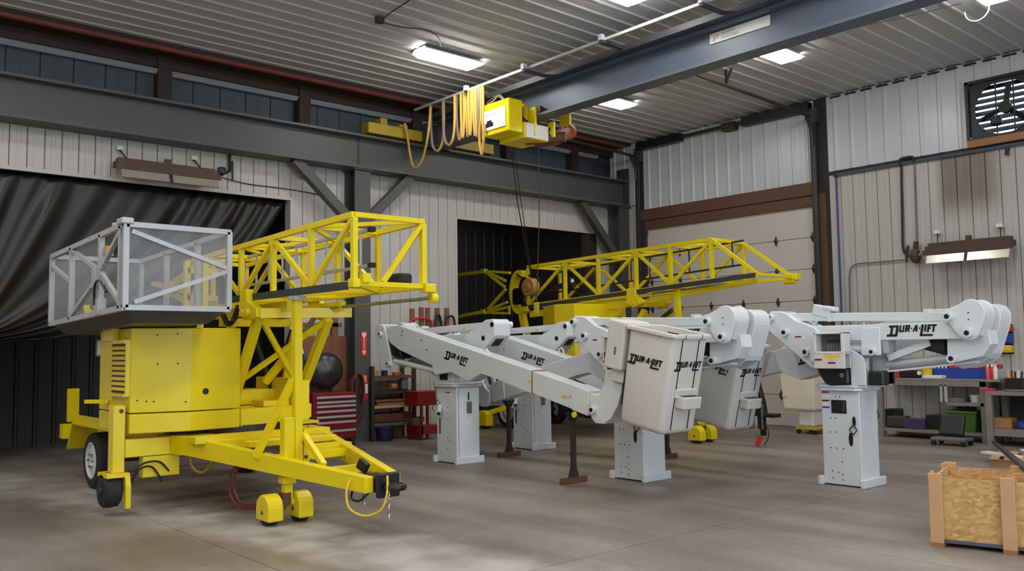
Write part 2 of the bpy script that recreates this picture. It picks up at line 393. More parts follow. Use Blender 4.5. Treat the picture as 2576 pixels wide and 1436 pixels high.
def brace(y0, z0, y1, z1, label):
    MB().bar((-13.44, y0, z0), (-13.44, y1, z1), .16, .16).build('knee_brace', 'beam', None, label=label, cat='brace', group='diagonal knee braces')
brace(8.04, 3.86, 6.90, 4.86, 'steel knee brace rising left from the middle column to the runway beam')
brace(8.36, 3.95, 9.28, 4.84, 'steel knee brace rising right from the middle column to the runway beam')
brace(15.06, 3.62, 13.86, 4.86, 'steel knee brace near the far corner column')
# red pipe under the eave with hangers
rp = thing('sprinkler_pipe', (-13.33, 5, 6.24), 'rusty red pipe running under the ceiling edge above the runway', 'pipe')
MB().cyl((-13.33, Y0, 6.27), (-13.33, YB-.2, 6.27), .05, 12).build('pipe', 'redpipe', rp, smooth=True)
for i, y in enumerate((3.1, 4.85, 6.0, 7.1, 8.3, 9.6, 10.9, 12.2, 13.5)):
    MB().box((-13.30, y, 6.33), (.05, .05, .10)).build('hanger', 'iron', rp)
# ---- overhead door
dr = thing('door_1', (DX0, YB, 0), None, None, kind='structure')
nz = 7; ph = (DT)/nz
for i in range(nz):
    m = MB(); z0, z1 = i*ph+.004, (i+1)*ph-.004
    m.prism([(YB+.06, z0), (YB+.02, z0), (YB+.012, z0+.012), (YB+.012, z1-.012), (YB+.02, z1), (YB+.06, z1)], 'x', DX0, DX1)
    m.build('door_panel', 'door', dr)
MB().bb(DX0, DX1, YB+.062, YB+.08, 0, DT).build('backing', 'joint', dr)
hin = None
for i in range(1, nz):
    for k in range(6):
        x = DX0+.12+(DX1-DX0-.24)*k/5
        m = MB(); z = i*ph
        m.add([(x-.045, YB-.012, z), (x, YB-.012, z-.11), (x+.045, YB-.012, z), (x, YB-.012, z+.11), (x, YB-.035, z)], [(0, 1, 4), (1, 2, 4), (2, 3, 4), (3, 0, 4), (0, 3, 2, 1)])
        m.build('hinge', 'hinge', dr)
for x, s in ((DX0-.03, 1), (DX1+.03, -1)):
    for i in range(nz+1):
        MB().box((x+s*.03, YB-.05, min(i*ph+.05, DT-.1)), (.08, .09, .06)).build('roller_bracket', 'iron', dr)
# header timbers, jambs
MB().bb(DX0-.12, DX1, YB-.05, YB+.02, DT-.01, DT+.20).build('trim_6', 'brown', kind='structure')
MB().bb(DX0-.12, DX1, YB-.09, YB+.02, DT+.20, DT+.44).build('trim_7', 'brown', kind='structure')
MB().bb(DX1, DX1+.20, YB-.06, YB+.02, 0, DT+.2).build('trim_8', 'brown', kind='structure')
MB().bb(DX0-.15, DX0, YB-.06, YB+.02, 0, DT+.2).build('trim_9', 'darkbeam', kind='structure')
# vertical-lift track posts
def track(x, label, zt):
    tk = thing('door_track', (x, YB-.15, 0), label, 'door track', 'overhead door tracks')
    MB().bb(x-.03, x+.03, YB-.16, YB-.10, 0, zt).build('angle', 'darkbeam', tk)
    MB().bb(x-.10, x-.02, YB-.12, YB-.04, 0, zt).build('channel', 'iron', tk)
    MB().bb(x-.08, x+.08, YB-.17, YB-.03, zt-.30, zt).build('bearing_plate', 'darkbeam', tk)
    p = [(x-.02, YB-.17, zt-.75), (x-.02, YB-.20, zt-.42), (x-.02, YB-.36, zt-.22), (x-.02, YB-.62, zt-.16), (x-.02, YB-4.4, zt-.06)]
    MB().tube(cat_pts(p, 5), .035, 6).build('curved_rail', 'iron', tk, smooth=True)
    yh = AX(1826, 185, -8.58).y
    MB().bar((x-.02, yh, zt-.10), (x-.02, yh, ZC-.02), .03).build('hanger', 'iron', tk)
    MB().bar((x-.02, yh, zt-.05), (x+.10, yh, ZC-.02), .03).build('hanger', 'iron', tk)
track(DX1+.06, 'tall dark overhead door track on the door side nearest the fan', 6.15)
track(DX0-.12, 'tall dark overhead door track on the corner side of the door', 6.15)
sh = thing('door_shaft', (-10.8, YB-.15, 6.1), 'dark counterbalance shaft under the ceiling above the overhead door', 'door shaft')
MB().bb(DX0-.1, DX0+1.15, YB-.22, YB-.06, 6.10, 6.27).build('drum_housing', 'black', sh)
MB().bb(DX1-1.5, DX1, YB-.22, YB-.06, 6.10, 6.27).build('drum_housing', 'black', sh)
MB().cyl((DX0, YB-.14, 6.19), (DX1, YB-.14, 6.19), .04, 8).build('shaft', 'iron', sh)
MB().bb(-10.6, -10.3, YB-.24, YB-.05, 6.08, 6.24).build('center_bracket', 'iron', sh)
# ---- dark tarp curtain in the near opening, gathered to the left
def curtain():
    m = MB(); NS, NT = 150, 34; vs = []; fs = []
    for i in range(NS+1):
        s = i/NS; yt = 2.05+s*(J1-.03-2.05)
        tie = Vector((2.25+.25*s, 1.9-.12*s))
        ctl = Vector((yt-.25-.9*s, 3.1-1.35*s))
        for j in range(NT+1):
            t = j/NT; p = Vector((yt, TOP-.03))*(1-t)**2 + ctl*2*t*(1-t) + tie*t*t
            ph = s*40+3.0*math.sin(s*7)+t*1.2
            amp = (.03+.07*math.sin(s*17)**2)*min(1, t*4+.12)*(1-.55*t)
            x = XA-.12+amp*math.sin(ph)+.02*math.sin(ph*2.3+1)*(1-t)
            vs.append((x, p.x, p.y))
    for i in range(NS):
        for j in range(NT):
            a = i*(NT+1)+j; fs.append((a, a+1, a+NT+2, a+NT+1))
    m.add(vs, fs); o = m.build('tarp_curtain', 'tarp', None, smooth=True, label='black tarpaulin curtain swept to the left in the near doorway', cat='curtain')
    so = o.modifiers.new('thick', 'SOLIDIFY'); so.thickness = .004
curtain()
# things in the dark bay
p = AX(275, 875, -14.4)
s_ = thing('wall_monitor', p, 'pale screen glimpsed in the dark bay behind the yellow cabinet', 'monitor')
MB().box(p, (.06, .42, .26)).build('casing', 'greyplastic', s_); MB().box(p+Vector((.035, 0, .0)), (.01, .38, .22)).build('screen', 'monitor', s_)
MB().box((p.x, p.y, p.z/2), (.08, .08, p.z-.24)).build('stand', 'black', s_)
MB().box((p.x, p.y, .03), (.4, .4, .06)).build('foot', 'black', s_)
# ================================================================ ceiling lamps
def lamp(x, y, label):
    o = thing('ceiling_lamp', (x, y, ZC-.12), label, 'lamp', 'flat panel lamps on the ceiling')
    h = MB(); l, w = .58, .20
    h.prism([(x-w-.02, ZC-.09), (x+w+.02, ZC-.09), (x+w-.06, ZC-.026), (x-w+.06, ZC-.026)], 'y', y-l, y+l)
    h.build('housing', 'white', o)
    m = MB()
    m.add([(x-w, y-l+.06, ZC-.092), (x-w+.05, y-l-.02, ZC-.092), (x+w-.05, y-l-.02, ZC-.092), (x+w, y-l+.06, ZC-.092), (x+w, y+l-.06, ZC-.092), (x+w-.05, y+l+.02, ZC-.092), (x-w+.05, y+l+.02, ZC-.092), (x-w, y+l-.06, ZC-.092),
           (x-w+.03, y-l+.08, ZC-.135), (x+w-.03, y-l+.08, ZC-.135), (x+w-.03, y+l-.08, ZC-.135), (x-w+.03, y+l-.08, ZC-.135)],
          [(0, 1, 8), (1, 2, 9, 8), (2, 3, 9), (3, 4, 10, 9), (4, 5, 10), (5, 6, 11, 10), (6, 7, 11), (7, 0, 8, 11), (8, 9, 10, 11), (7, 6, 5, 4, 3, 2, 1, 0)])
    m.f = [f[::-1] for f in m.f]
    m.build('diffuser', 'lamp_glow', o); return o
LX = (-10.97, -7.45, -4.28, -.45, 3.0); LY = (12.18, 8.35, 4.5, .65, -3.0)
NM = {(0, 0): 'lit ceiling lamp nearest the far left corner, right of the crane bridge', (1, 0): 'lit ceiling lamp under the lettered crane bridge, above the overhead door',
      (2, 0): 'lit ceiling lamp at the top right edge above the exhaust fan', (0, 1): 'lit ceiling lamp left of the crane bridge, closest to the runway wall',
      (1, 1): 'lit ceiling lamp cut by the top edge of the picture, left of the bridge'}
LO = {}
for i, x in enumerate(LX):
    for j, y in enumerate(LY):
        if (i, j) == (0, 2): continue
        LO[i, j] = lamp(x, y, NM.get((i, j), 'lit ceiling lamp of the same rows, out of view behind or beside the camera'))
# junction box, cords
jp = AZ(955, 48, ZC-.05)
jb = thing('junction_box', jp, 'round dark ceiling junction box with cord near the left lamp', 'junction box')
MB().cyl((jp.x, jp.y, ZC-.03), (jp.x, jp.y, ZC-.10), .07, 14).build('box', 'iron', jb)
tube(jb, 'cord', cat_pts([(jp.x, jp.y, ZC-.09), AZ(985, 30, ZC-.04), AZ(1030, 0, ZC-.04), AZ(1060, -40, ZC-.04)]), .008, 'black')
tube(jb, 'cord', cat_pts([(jp.x, jp.y, ZC-.09), AZ(1010, 68, ZC-.04), AZ(1070, 75, ZC-.04), AZ(1100, 92, ZC-.04), AZ(1110, 118, ZC-.04)]), .008, 'black')
cc = AZ(2457, 20, ZC-.14)
tube(LO[2, 0], 'lamp_cord', [cc+Vector((.16*math.cos(a), 0, .16*math.sin(a)-.02)) for a in [math.pi*(.98+1.04*k/16) for k in range(17)]], .008, 'white')
tube(None, 'ceiling_wire', cat_pts([AZ(1990, 105, ZC-.045), AZ(2150, 70, ZC-.045), AZ(2300, 38, ZC-.045), AZ(2420, 8, ZC-.045)]), .008, 'steel', label='thin wire across the ceiling between the two right lamps', cat='wire')

# unseen weak fill lamp, added to brighten the dark bay
bl = thing('bay_fill_lamp', (-15.9, 13.2, 4.7), 'weak fill lamp added to brighten the dark bay, out of view above the far opening', 'lamp')
mat('bay_fill_glow', (255, 255, 255), .5, emit=((1, .93, .85, 1), 3.0))
MB().bb(-16.1, -15.7, 12.7, 13.7, 4.80, 4.88).build('housing', 'white', bl); MB().bb(-16.07, -15.73, 12.73, 13.67, 4.76, 4.80).build('diffuser', 'bay_fill_glow', bl)
# ================================================================ overhead crane
YC = 9.80
br = thing('crane_bridge', (-9, YC, 5.3), 'blue-grey steel crane bridge spanning under the ceiling with a white sign', 'crane bridge')
MB().bb(-13.22, X1-.1, YC-.012, YC+.012, 5.45, 5.87).build('web', 'bluebeam', br)
MB().bb(-13.22, X1-.1, YC-.15, YC+.15, 5.41, 5.45).build('bottom_flange', 'bluebeam', br)
MB().bb(-13.22, X1-.1, YC-.15, YC+.15, 5.87, 5.91).build('top_flange', 'bluebeam', br)
cp = MB(); cp.bb(-13.22, X1-.1, YC-.32, YC+.20, 5.91, 5.935); cp.bb(-13.22, X1-.1, YC-.32, YC-.30, 5.935, 6.0); cp.build('cap_channel', 'darkbeam', br)
ett = thing('end_truck', (-13.48, YC, 5.5), 'old yellow crane end truck riding on the runway beam', 'end truck')
MB().bb(-13.60, -13.34, 8.32, 11.28, 5.53, 5.73).build('box_beam', 'yellow_old', ett, bev=.01)
for y in (8.6, 11.0):
    MB().cyl((-13.55, y, 5.57), (-13.42, y, 5.57), .072, 18).build('wheel', 'iron', ett)
MB().bb(-13.56, -13.40, 8.62, 8.76, 5.73, 5.86).build('bumper_bracket', 'yellow_old', ett)
MB().bb(-13.56, -13.38, 9.02, 9.2, 5.73, 5.80).build('motor_cover', 'yellow_old', ett)
MB().bb(-13.34, -13.22, YC-.3, YC+.3, 5.42, 5.86).build('connection_plate', 'darkbeam', ett)
# sign on the bridge
sx0, sx1, sz0, sz1 = -6.95, -6.02, 5.71, 5.85
sg = thing('bridge_sign', (sx0, YC-.03, sz0), 'long faded white sign with worn lettering on the crane bridge', 'sign')
MB().bb(sx0, sx1, YC-.03, YC-.013, sz0, sz1).build('board', 'paper', sg)
def letters(txt, size, place, name, parent, m='ink', bold=0.):
    """flat print: place(u, v) gives the point of the lettering plane"""
    cu = bpy.data.curves.new('t', 'FONT'); cu.body = txt; cu.size = size; cu.offset = bold
    to = bpy.data.objects.new('t', cu); COL.objects.link(to)
    dg = bpy.context.evaluated_depsgraph_get(); me = bpy.data.meshes.new_from_object(to.evaluated_get(dg))
    b = MB(); b.add([place(v.co.x, v.co.y) for v in me.vertices], [tuple(p.vertices) for p in me.polygons])
    bpy.data.objects.remove(to); bpy.data.meshes.remove(me)
    return b.build(name, m, parent)
letters('JJT', .085, lambda u, v: (sx0+.05+u+v*.25, YC-.0315, sz0+.045+v), 'lettering', sg, 'greyplastic')
letters('NORTH', .06, lambda u, v: (sx0+.19+u, YC-.0315, sz0+.082+v), 'lettering', sg, 'greyplastic')
letters('INDUSTRIAL', .052, lambda u, v: (sx0+.19+u, YC-.0315, sz0+.025+v), 'lettering', sg, 'greyplastic')
# festoon track
YF, ZF = 9.1, 6.0
ft = thing('festoon_track', (-9, YF, ZF), 'thin pale festoon track on arms left of the crane bridge', 'track')
MB().bb(-13.0, 2.5, YF-.02, YF+.02, ZF-.02, ZF+.02).build('track', 'galv', ft)
for px, py in ((1180, 225), (1325, 168), (1520, 92), (1772, 0)):
    x = AY(px, py, YF).x; MB().bb(x-.03, x+.03, YF-.08, YC-.31, ZF-.06, ZF-.02).build('arm', 'darkbeam', ft)
    MB().bb(x-.03, x+.03, YF-.10, YF-.02, ZF-.03, ZF+.06).build('clip', 'galv', ft)
for i, x in enumerate((-1.0, 1.6)): MB().bb(x-.03, x+.03, YF-.08, YC-.31, ZF-.06, ZF-.02).build('arm', 'darkbeam', ft)
fc = thing('festoon_cable', (-11.5, YF, 5.0), 'yellow festoon cable hanging in loops from the track beside the hoist', 'cable')
hang = [1083, 1117, 1148, 1162, 1172, 1181, 1190, 1199, 1208, 1216]; bot = [380, 366, 352, 347, 344, 341, 342, 345, 350]
def tk(px): return AY(px, 270-(px-1083)*.30, YF).x
for i in range(len(hang)-1):
    xa, xb = tk(hang[i]), tk(hang[i+1]); zb = AY((hang[i]+hang[i+1])/2, bot[i], YF).z; yo = YF-.03*(i % 2)
    pts = [(xa+.01, yo, ZF-.02), (xa+.012, yo, (ZF+zb)/2), (xa+.02+.1*(xb-xa), yo, zb+.12), ((xa+xb)/2, yo, zb), (xb-.02-.1*(xb-xa), yo, zb+.12), (xb-.012, yo, (ZF+zb)/2), (xb-.01, yo, ZF-.02)]
    half = cat_pts(pts, 6); m = len(half)//2
    tube(fc, 'loop', half[:m+1], .024, 'cable_brown' if i < 3 else 'cable'); tube(fc, 'loop', half[m:], .024, 'cable_brown' if i in (4, 7) else 'cable')
e = AX(1025, 345, -13.2); b0 = AY(1083, 283, YF)
tube(fc, 'loop', cat_pts([(b0.x, YF, ZF-.02), AX(1078, 330, -12.4), AX(1063, 400, -12.7), AX(1045, 422, -12.9), AX(1035, 405, -13.1), e, AX(1018, 310, -13.25)]), .022, 'cable')
tube(fc, 'loop', cat_pts([AY(1210, 300, YF-.06), AY(1206, 345, YF-.06), AY(1212, 388, YF-.06), AY(1217, 345, YF-.06), AY(1214, 300, YF-.06)]), .024, 'cable')
# hoist trolley
ho = thing('hoist', (-10.6, 9.6, 5.0), 'yellow electric hoist trolley with white sign hanging under the crane bridge', 'hoist')
MB().bb(-11.05, -10.40, 9.12, 9.42, 5.11, 5.65).build('control_cabinet', 'yellow', ho, bev=.012)
MB().bb(-11.05, -10.48, 9.105, 9.12, 5.20, 5.53).build('sign_plate', 'paper', ho)
letters('NORTH', .075, lambda u, v: (-10.98+u, 9.103, 5.42+v), 'lettering', ho, 'greyplastic'); 
mb = MB(); mb.bb(-10.97, -10.78, 9.1035, 9.1045, 5.25, 5.32); mb.bb(-10.94, -10.82, 9.1035, 9.1045, 5.32, 5.36); mb.build('lettering', 'ink', ho)
MB().bb(-11.0, -10.36, 9.42, 9.95, 5.03, 5.29).build('gear_case', 'yellow', ho, bev=.01)
MB().bb(-10.355, -10.345, 9.44, 9.94, 5.04, 5.28).build('cover_plate', 'paper', ho)
def plate(px0, px1, py0, py1, y, t=.05, m='yellow'):
    a, b = AY(px0, py1, y), AY(px1, py0, y); MB().bb(a.x, b.x, y, y+t, min(a.z, b.z), max(a.z, b.z)).build('side_plate', m, ho, bev=.006)
plate(1316, 1345, 268, 348, 9.62); plate(1288, 1312, 285, 300, 9.56)
MB().bb(-10.62, -10.46, 9.50, 9.60, 5.36, 5.62).build('wheel_bracket', 'yellow_old', ho)
plate(1378, 1392, 305, 348, 9.98); plate(1408, 1432, 285, 320, 10.25)
for x in (-10.75, -10.3):
    for y in (YC-.1, YC+.1): MB().cyl((x, y-.04, 5.52), (x, y+.04, 5.52), .07, 14).build('trolley_wheel', 'iron', ho)
MB().cyl((-10.7, 9.75, 5.10), (-10.2, 10.2, 5.12), .09, 18).build('rope_drum', 'rust', ho, smooth=True)
c0, c1 = AY(1385, 352, 10.1), AY(1428, 333, 10.7)
MB().cyl(c0, c1, .12, 16).build('motor', 'motor', ho, smooth=True)
MB().cyl(c1, c1+(c1-c0).normalized()*.09, .135, 16).build('motor_cap', 'motor', ho, smooth=True)
MB().cyl(AY(1345, 358, 9.9), c0, .10, 12).build('motor_housing', 'rust', ho, smooth=True)
tube(ho, 'hose', cat_pts([AY(1282, 300, 9.5), AY(1300, 292, 9.5), AY(1320, 300, 9.5), AY(1345, 335, 9.7), AY(1370, 345, 9.9), AY(1385, 320, 10.), AY(1400, 306, 10.2), AY(1425, 320, 10.4)]), .016, 'black')
tube(ho, 'hose', cat_pts([AY(1225, 262, 9.2), AY(1240, 255, 9.25), AY(1252, 243, 9.3), AY(1262, 247, 9.3), AY(1268, 256, 9.2)]), .014, 'cable_brown')
tube(ho, 'hose', cat_pts([AY(1225, 258, 9.3), AY(1245, 244, 9.3), AY(1258, 240, 9.3), AY(1270, 252, 9.3)]), .014, 'cable_brown')
W2 = AY(1335, 690, 11.75)
tube(ho, 'rope', [AY(1283, 345, 9.65), AY(1302, 510, 10.7), W2], .011, 'iron', 5)
tube(ho, 'rope', [AY(1290, 350, 9.75), AY(1311, 510, 10.75), W2+Vector((.03, 0, 0))], .008, 'iron', 5)
tube(ho, 'pendant_cord', [AY(1355, 358, 9.9), AY(1356, 560, 9.9), AY(1350, 760, 9.9)], .008, 'iron', 5)
MB().box(AY(1350, 775, 9.9), (.07, .06, .2)).build('pendant', 'yellow_old', ho)
mat('basketfloor', (74, 75, 77), .5, .4, var=.2, scale=5)
# ================================================================ shared pieces of the two yellow platform trailers
def truss(P, xs, zb, zt, y0, y1, w=.05, m='yellow', start=1):
    V = lambda x, y, z: Vector((x, y, z))
    for y in (y0, y1):
        for f, nm in ((zt, 'top_chord'), (zb, 'bottom_chord')):
            for a, b in zip(xs[:-1], xs[1:]): pass
            bar(P, nm, V(xs[0], y, f(xs[0])), V(xs[-1], y, f(xs[-1])), w, w, m)
        for i, x in enumerate(xs):
            bar(P, 'post', V(x, y, zb(x)+w/2), V(x, y, zt(x)-w/2), w*.95, w*.95, m)
        for i in range(len(xs)-1):
            a, b = xs[i], xs[i+1]
            if (i+start) % 2: bar(P, 'brace', V(a, y, zt(a)-.02), V(b, y, zb(b)+.02), w*.8, w*.8, m)
            else: bar(P, 'brace', V(a, y, zb(a)+.02), V(b, y, zt(b)-.02), w*.8, w*.8, m)
    for i, x in enumerate(xs):
        bar(P, 'cross_tie', V(x, y0, zt(x)), V(x, y1, zt(x)), w*.85, w*.85, m)
        bar(P, 'cross_tie', V(x, y0, zb(x)), V(x, y1, zb(x)), w*.85, w*.85, m)
        if i < len(xs)-1:
            b = xs[i+1]; p, q = (y0, y1) if i % 2 else (y1, y0)
            bar(P, 'lateral_brace', V(x, p, zt(x)), V(b, q, zt(b)), w*.7, w*.7, m)
            bar(P, 'lateral_brace', V(x, q, zb(x)), V(b, p, zb(b)), w*.7, w*.7, m)
def caster(P, c, ang=0.):
    """dual caster under a jack leg: two hooded wheels side by side"""
    c = Vector(c)
    for s in (-1, 1):
        y = c.y+s*.155; prof = [(c.x-.135, c.z+.045), (c.x+.135, c.z+.045)] + [(c.x+.135*math.cos(a), c.z+.16+.125*math.sin(a)) for a in [math.pi*k/10 for k in range(11)]]
        hd = MB().prism(prof, 'y', y-.075, y+.075).build('wheel_hood', 'yellow', P, bev=.012)
        MB().cyl((c.x, y-.055, c.z+.105), (c.x, y+.055, c.z+.105), .105, 20).build('caster_wheel', 'rubber', P)
        MB().cyl((c.x, y-s*0-.079, c.z+.12), (c.x, y-.074, c.z+.12), .018, 10).build('axle_bolt', 'rust', hd)
    MB().cyl((c.x, c.y-.1, c.z+.19), (c.x, c.y+.1, c.z+.19), .035, 10).build('axle', 'yellow', P)
    MB().box((c.x, c.y, c.z+.22), (.09, .08, .12)).build('swivel', 'rust', P)
def ladder(P, a, b, h, n, m='galv', feet=True):
    a, b = Vector(a), Vector(b); u = Vector((0, 0, h))
    L = thing('ladder', (a+b)/2, None, None) if False else P
    for o in (Vector((0, 0, 0)), u): MB().bar(a+o, b+o, .035, .03).build('ladder_rail', m, L)
    for i in range(n):
        p = a+(b-a)*((i+.5)/n); MB().cyl(p, p+u, .014, 8).build('ladder_rung', m, L)
    if feet:
        for o in (Vector((0, 0, 0)), u): MB().bar(b+o, b+o+(b-a).normalized()*.07, .05, .045).build('ladder_foot', 'black', L)
def wheel(P, c, r, w, side=-1):
    c = Vector(c)
    tr = MB().lathe([(r*.62, -w/2), (r*.92, -w/2), (r, -w*.36), (r, w*.36), (r*.92, w/2), (r*.62, w/2)], c, 'y', 32); tr.f = tr.f[:-2]; ti = tr.build('tire', 'rubber', P, smooth=True)
    y = c.y+side*(w/2)
    rm = MB(); prof = [(.001, .0), (r*.18, .0), (r*.20, .02), (r*.36, .03), (r*.52, .010), (r*.60, .035), (r*.66, .032)]
    rm.lathe([(a_, side*(h_-.03)) for a_, h_ in prof], (c.x, y, c.z), 'y', 28); rm.f = rm.f[:-2]
    rm.build('rim', 'white', ti, smooth=True)
    mb = MB()
    for k in range(6):
        a = k*math.pi/3; mb.cyl((c.x+r*.25*math.cos(a), y-.02, c.z+r*.25*math.sin(a)), (c.x+r*.25*math.cos(a), y+.02, c.z+r*.25*math.sin(a)), .013, 6)
    mb.build('lug_nuts', 'steel', ti)
# ================================================================ near yellow platform trailer
P = thing('platform_trailer', (-9.2, 4.27, 0), 'near yellow lattice-boom work platform trailer with silver mesh basket, tongue toward the floor', 'trailer', 'yellow platform trailers')
YR, Y2 = 4.0, 4.74
zb = lambda x: 2.19+.008*(x+6.65); zt = lambda x: 2.80+.027*(x+6.65)
xs = [-6.654, -7.43, -8.22, -8.985, -9.75, -10.5]
truss(P, xs, zb, zt, YR, Y2, .052)
MB().bar((-6.654, Y2-.02, zt(-6.654)-.03), (-6.654, YR+.30, zb(-6.654)+.02), .04).build('brace', 'yellow', P)
MB().bb(-9.45, -6.70, YR-.055, YR-.028, 2.135, 2.205).build('slide_rail', 'rail', P, label='black slide rail along the boom side')
ladder(P, AY(600, 722, 4.42), AY(930, 668, 4.42), .34, 9)
MB().box(AY(1000, 703, 4.98), (.32, .16, .11)).build('rubber_block', 'rubber', P, bev=.02, label='black rubber block at the boom end')
MB().bb(-6.66, -6.58, Y2-.02, Y2+.10, 2.13, 2.21).build('end_bracket', 'yellow', P, bev=.006)
MB().cyl((-6.62, Y2+.05, 2.08), (-6.62, Y2+.12, 2.08), .05, 14).build('end_roller', 'yellow', P)
MB().bb(-6.70, -6.60, YR-.04, YR+.03, 2.15, 2.23).build('end_bracket', 'yellow', P, bev=.006)
MB().bb(-6.67, -6.60, YR+.06, YR+.14, 2.20, 2.28).build('end_lug', 'yellow', P)
tube(P, 'boom_cylinder_rod', [AY(800, 778, 4.55), (-6.62, Y2+.06, 2.08)], .018, 'steel')
# inner boom tubes under the lattice
bar(P, 'slide_beam', (-9.9, 4.12, 2.03), (-8.1, 4.12, 2.06), .06, .10, 'yellow'); bar(P, 'slide_beam', (-9.9, 4.62, 2.03), (-7.9, 4.62, 2.06), .06, .10, 'yellow')
bar(P, 'yoke_tube', (-8.35, 3.92, 1.99), (-8.05, 4.80, 2.0), .10, .10, 'yellow')
bar(P, 'yoke_tube', (-9.4, 3.95, 1.93), (-9.4, 4.9, 1.93), .09, .09, 'yellow')
bk = AY(632, 768, 3.93)
MB().prism([(bk.x-.16, bk.z+.16), (bk.x-.02, bk.z+.17), (bk.x+.0, bk.z+.05), (bk.x+.22, bk.z-.04), (bk.x+.24, bk.z-.13), (bk.x-.1, bk.z-.15), (bk.x-.2, bk.z-.02)], 'y', 3.88, 3.96).build('pivot_bracket', 'yellow', P, bev=.006)
for dx in (-.06, .04): MB().cyl((bk.x+dx, 3.84, bk.z-.08), (bk.x+dx, 3.9, bk.z-.08), .04, 14).build('pivot_pin', 'yellow', P)
b2 = AY(805, 780, 4.78)
MB().prism([(b2.x-.22, b2.z+.12), (b2.x+.0, b2.z+.10), (b2.x+.2, b2.z-.02), (b2.x+.1, b2.z-.12), (b2.x-.16, b2.z-.08)], 'y', 4.74, 4.83).build('pivot_bracket', 'yellow', P, bev=.006)
for dx in (.13, .22): MB().cyl((b2.x+dx, 4.70, b2.z-.02), (b2.x+dx, 4.90, b2.z-.02), .035, 14).build('pivot_pin', 'yellow', P)
# riser legs with crossed bracing
LT, LB_ = AY(652, 792, 4.03), AY(590, 1000, 4.05); RT, RB = AY(826, 802, 4.72), AY(757, 985, 4.72)
bar(P, 'riser_leg', LB_, LT, .085, .085, 'yellow', (0, 1, 0)); bar(P, 'riser_leg', RB, RT, .085, .085, 'yellow', (0, 1, 0))
bar(P, 'riser_brace', LT, RB, .05, .05, 'yellow', (1, 0, 0)); bar(P, 'riser_brace', LB_+Vector((0, 0, .14)), RT, .05, .05, 'yellow', (1, 0, 0))
for a, b in ((LB_, LT), (RB, RT)): bar(P, 'riser_leg', a+Vector((-.62, .08, 0)), b+Vector((-.85, .08, -.02)), .075, .075, 'yellow', (0, 1, 0))
tube(P, 'lift_cylinder', [AX(668, 960, -9.2), AX(735, 880, -8.9)], .05, 'yellow', 12); tube(P, 'lift_cylinder_rod', [AX(735, 880, -8.9), AX(790, 800, -8.6)], .03, 'steel', 10)
tube(P, 'hose_bundle', cat_pts([AX(640, 850, -9.6), AX(668, 930, -9.6), AX(690, 985, -9.6), AX(712, 900, -9.5), AX(735, 830, -9.4)]), .03, 'black')
tube(P, 'hose_bundle', cat_pts([AX(560, 790, -9.2), AX(575, 815, -9.2), AX(590, 800, -9.2), AX(600, 770, -9.1)]), .03, 'black')
# turntable deck and engine cabinet
plan = [(-9.10, 2.90), (-8.94, 3.45), (-8.98, 4.0), (-10.1, 4.0), (-10.1, 2.90)]
MB().prism(plan, 'z', 1.005, 1.855).build('engine_cabinet', 'yellow', P, bev=.008)
MB().prism(plan, 'z', .80, .995).build('cabinet_skirt', 'yellow', P, bev=.008)
MB().prism([(4.003, .985), (4.84, 1.01), (4.84, .855), (4.003, .80)], 'x', -10.1, -8.97).build('turntable_deck', 'yellow', P, bev=.006)
MB().bb(-9.9, -9.5, 4.05, 4.86, 1.0, 1.17).build('deck_beam', 'yellow', P, bev=.006)
MB().bb(-9.35, -9.05, 4.3, 4.6, 1.0, 1.06).build('pivot_foot', 'yellow', P)
MB().bb(-10.0, -9.0, 4.65, 4.80, .985, 1.30).build('deck_rail', 'yellow', P)
MB().cyl((-9.45, 4.15, .70), (-9.45, 4.15, .82), .5, 28).build('slew_ring', 'iron', P)
hp = AX(517, 984, -8.952); MB().cyl(hp+Vector((-.02, 0, 0)), hp+Vector((.006, 0, 0)), .033, 16).build('port', 'black', P)
mb = MB()
for px, py in ((397, 842), (443, 840), (397, 915), (443, 914), (350, 1008), (371, 1010), (388, 1010), (461, 1010)):
    q = AX(px, py, -9.02)
    f_ = (q.y-2.9)/.55; x = -9.10+.16*f_
    mb.cyl((x-.01, q.y, q.z), (x+.006, q.y, q.z), .009, 6)
mb.build('cabinet_screws', 'iron', P)
for i in range(9):
    z = 1.24+i*.052; MB().bar((-9.14, 2.885, z), (-9.62, 2.885, z), .012, .034, (0, .5, 1)).build('grille_slat', 'yellow', P)
MB().bb(-9.66, -9.12, 2.893, 2.899, 1.20, 1.72).build('grille_back', 'black', P)
MB().bb(-9.14, -9.11, 2.86, 2.9, 1.18, 1.72).build('grille_frame', 'yellow', P); MB().bb(-9.64, -9.12, 2.84, 2.9, 1.70, 1.735).build('grille_frame', 'yellow', P); MB().bb(-9.64, -9.12, 2.84, 2.9, 1.17, 1.195).build('grille_frame', 'yellow', P)
MB().bb(-9.75, -9.45, 2.82, 2.9, 1.73, 2.0).build('basket_rest_post', 'yellow', P, bev=.006)
bar(P, 'basket_rest_arm', (-9.6, 2.86, 1.86), (-9.55, 2.62, 2.02), .06, .06, 'yellow'); bar(P, 'basket_rest_arm', (-9.55, 2.62, 1.98), (-9.55, 2.60, 2.10), .05, .05, 'yellow')
bar(P, 'basket_rest_arm', (-9.6, 2.86, 1.98), (-9.55, 2.62, 2.03), .05, .05, 'yellow')
MB().bar((-9.0, 3.55, 1.855), (-9.0, 3.55, 2.0), .07, .07).build('basket_pivot', 'yellow', P); MB().bb(-9.06, -8.94, 3.48, 3.62, 1.96, 2.0).build('basket_pad', 'motor', P)
bar(P, 'handle', (-9.75, 2.9, 1.10), (-9.95, 2.72, 1.10), .04, .04, 'yellow')
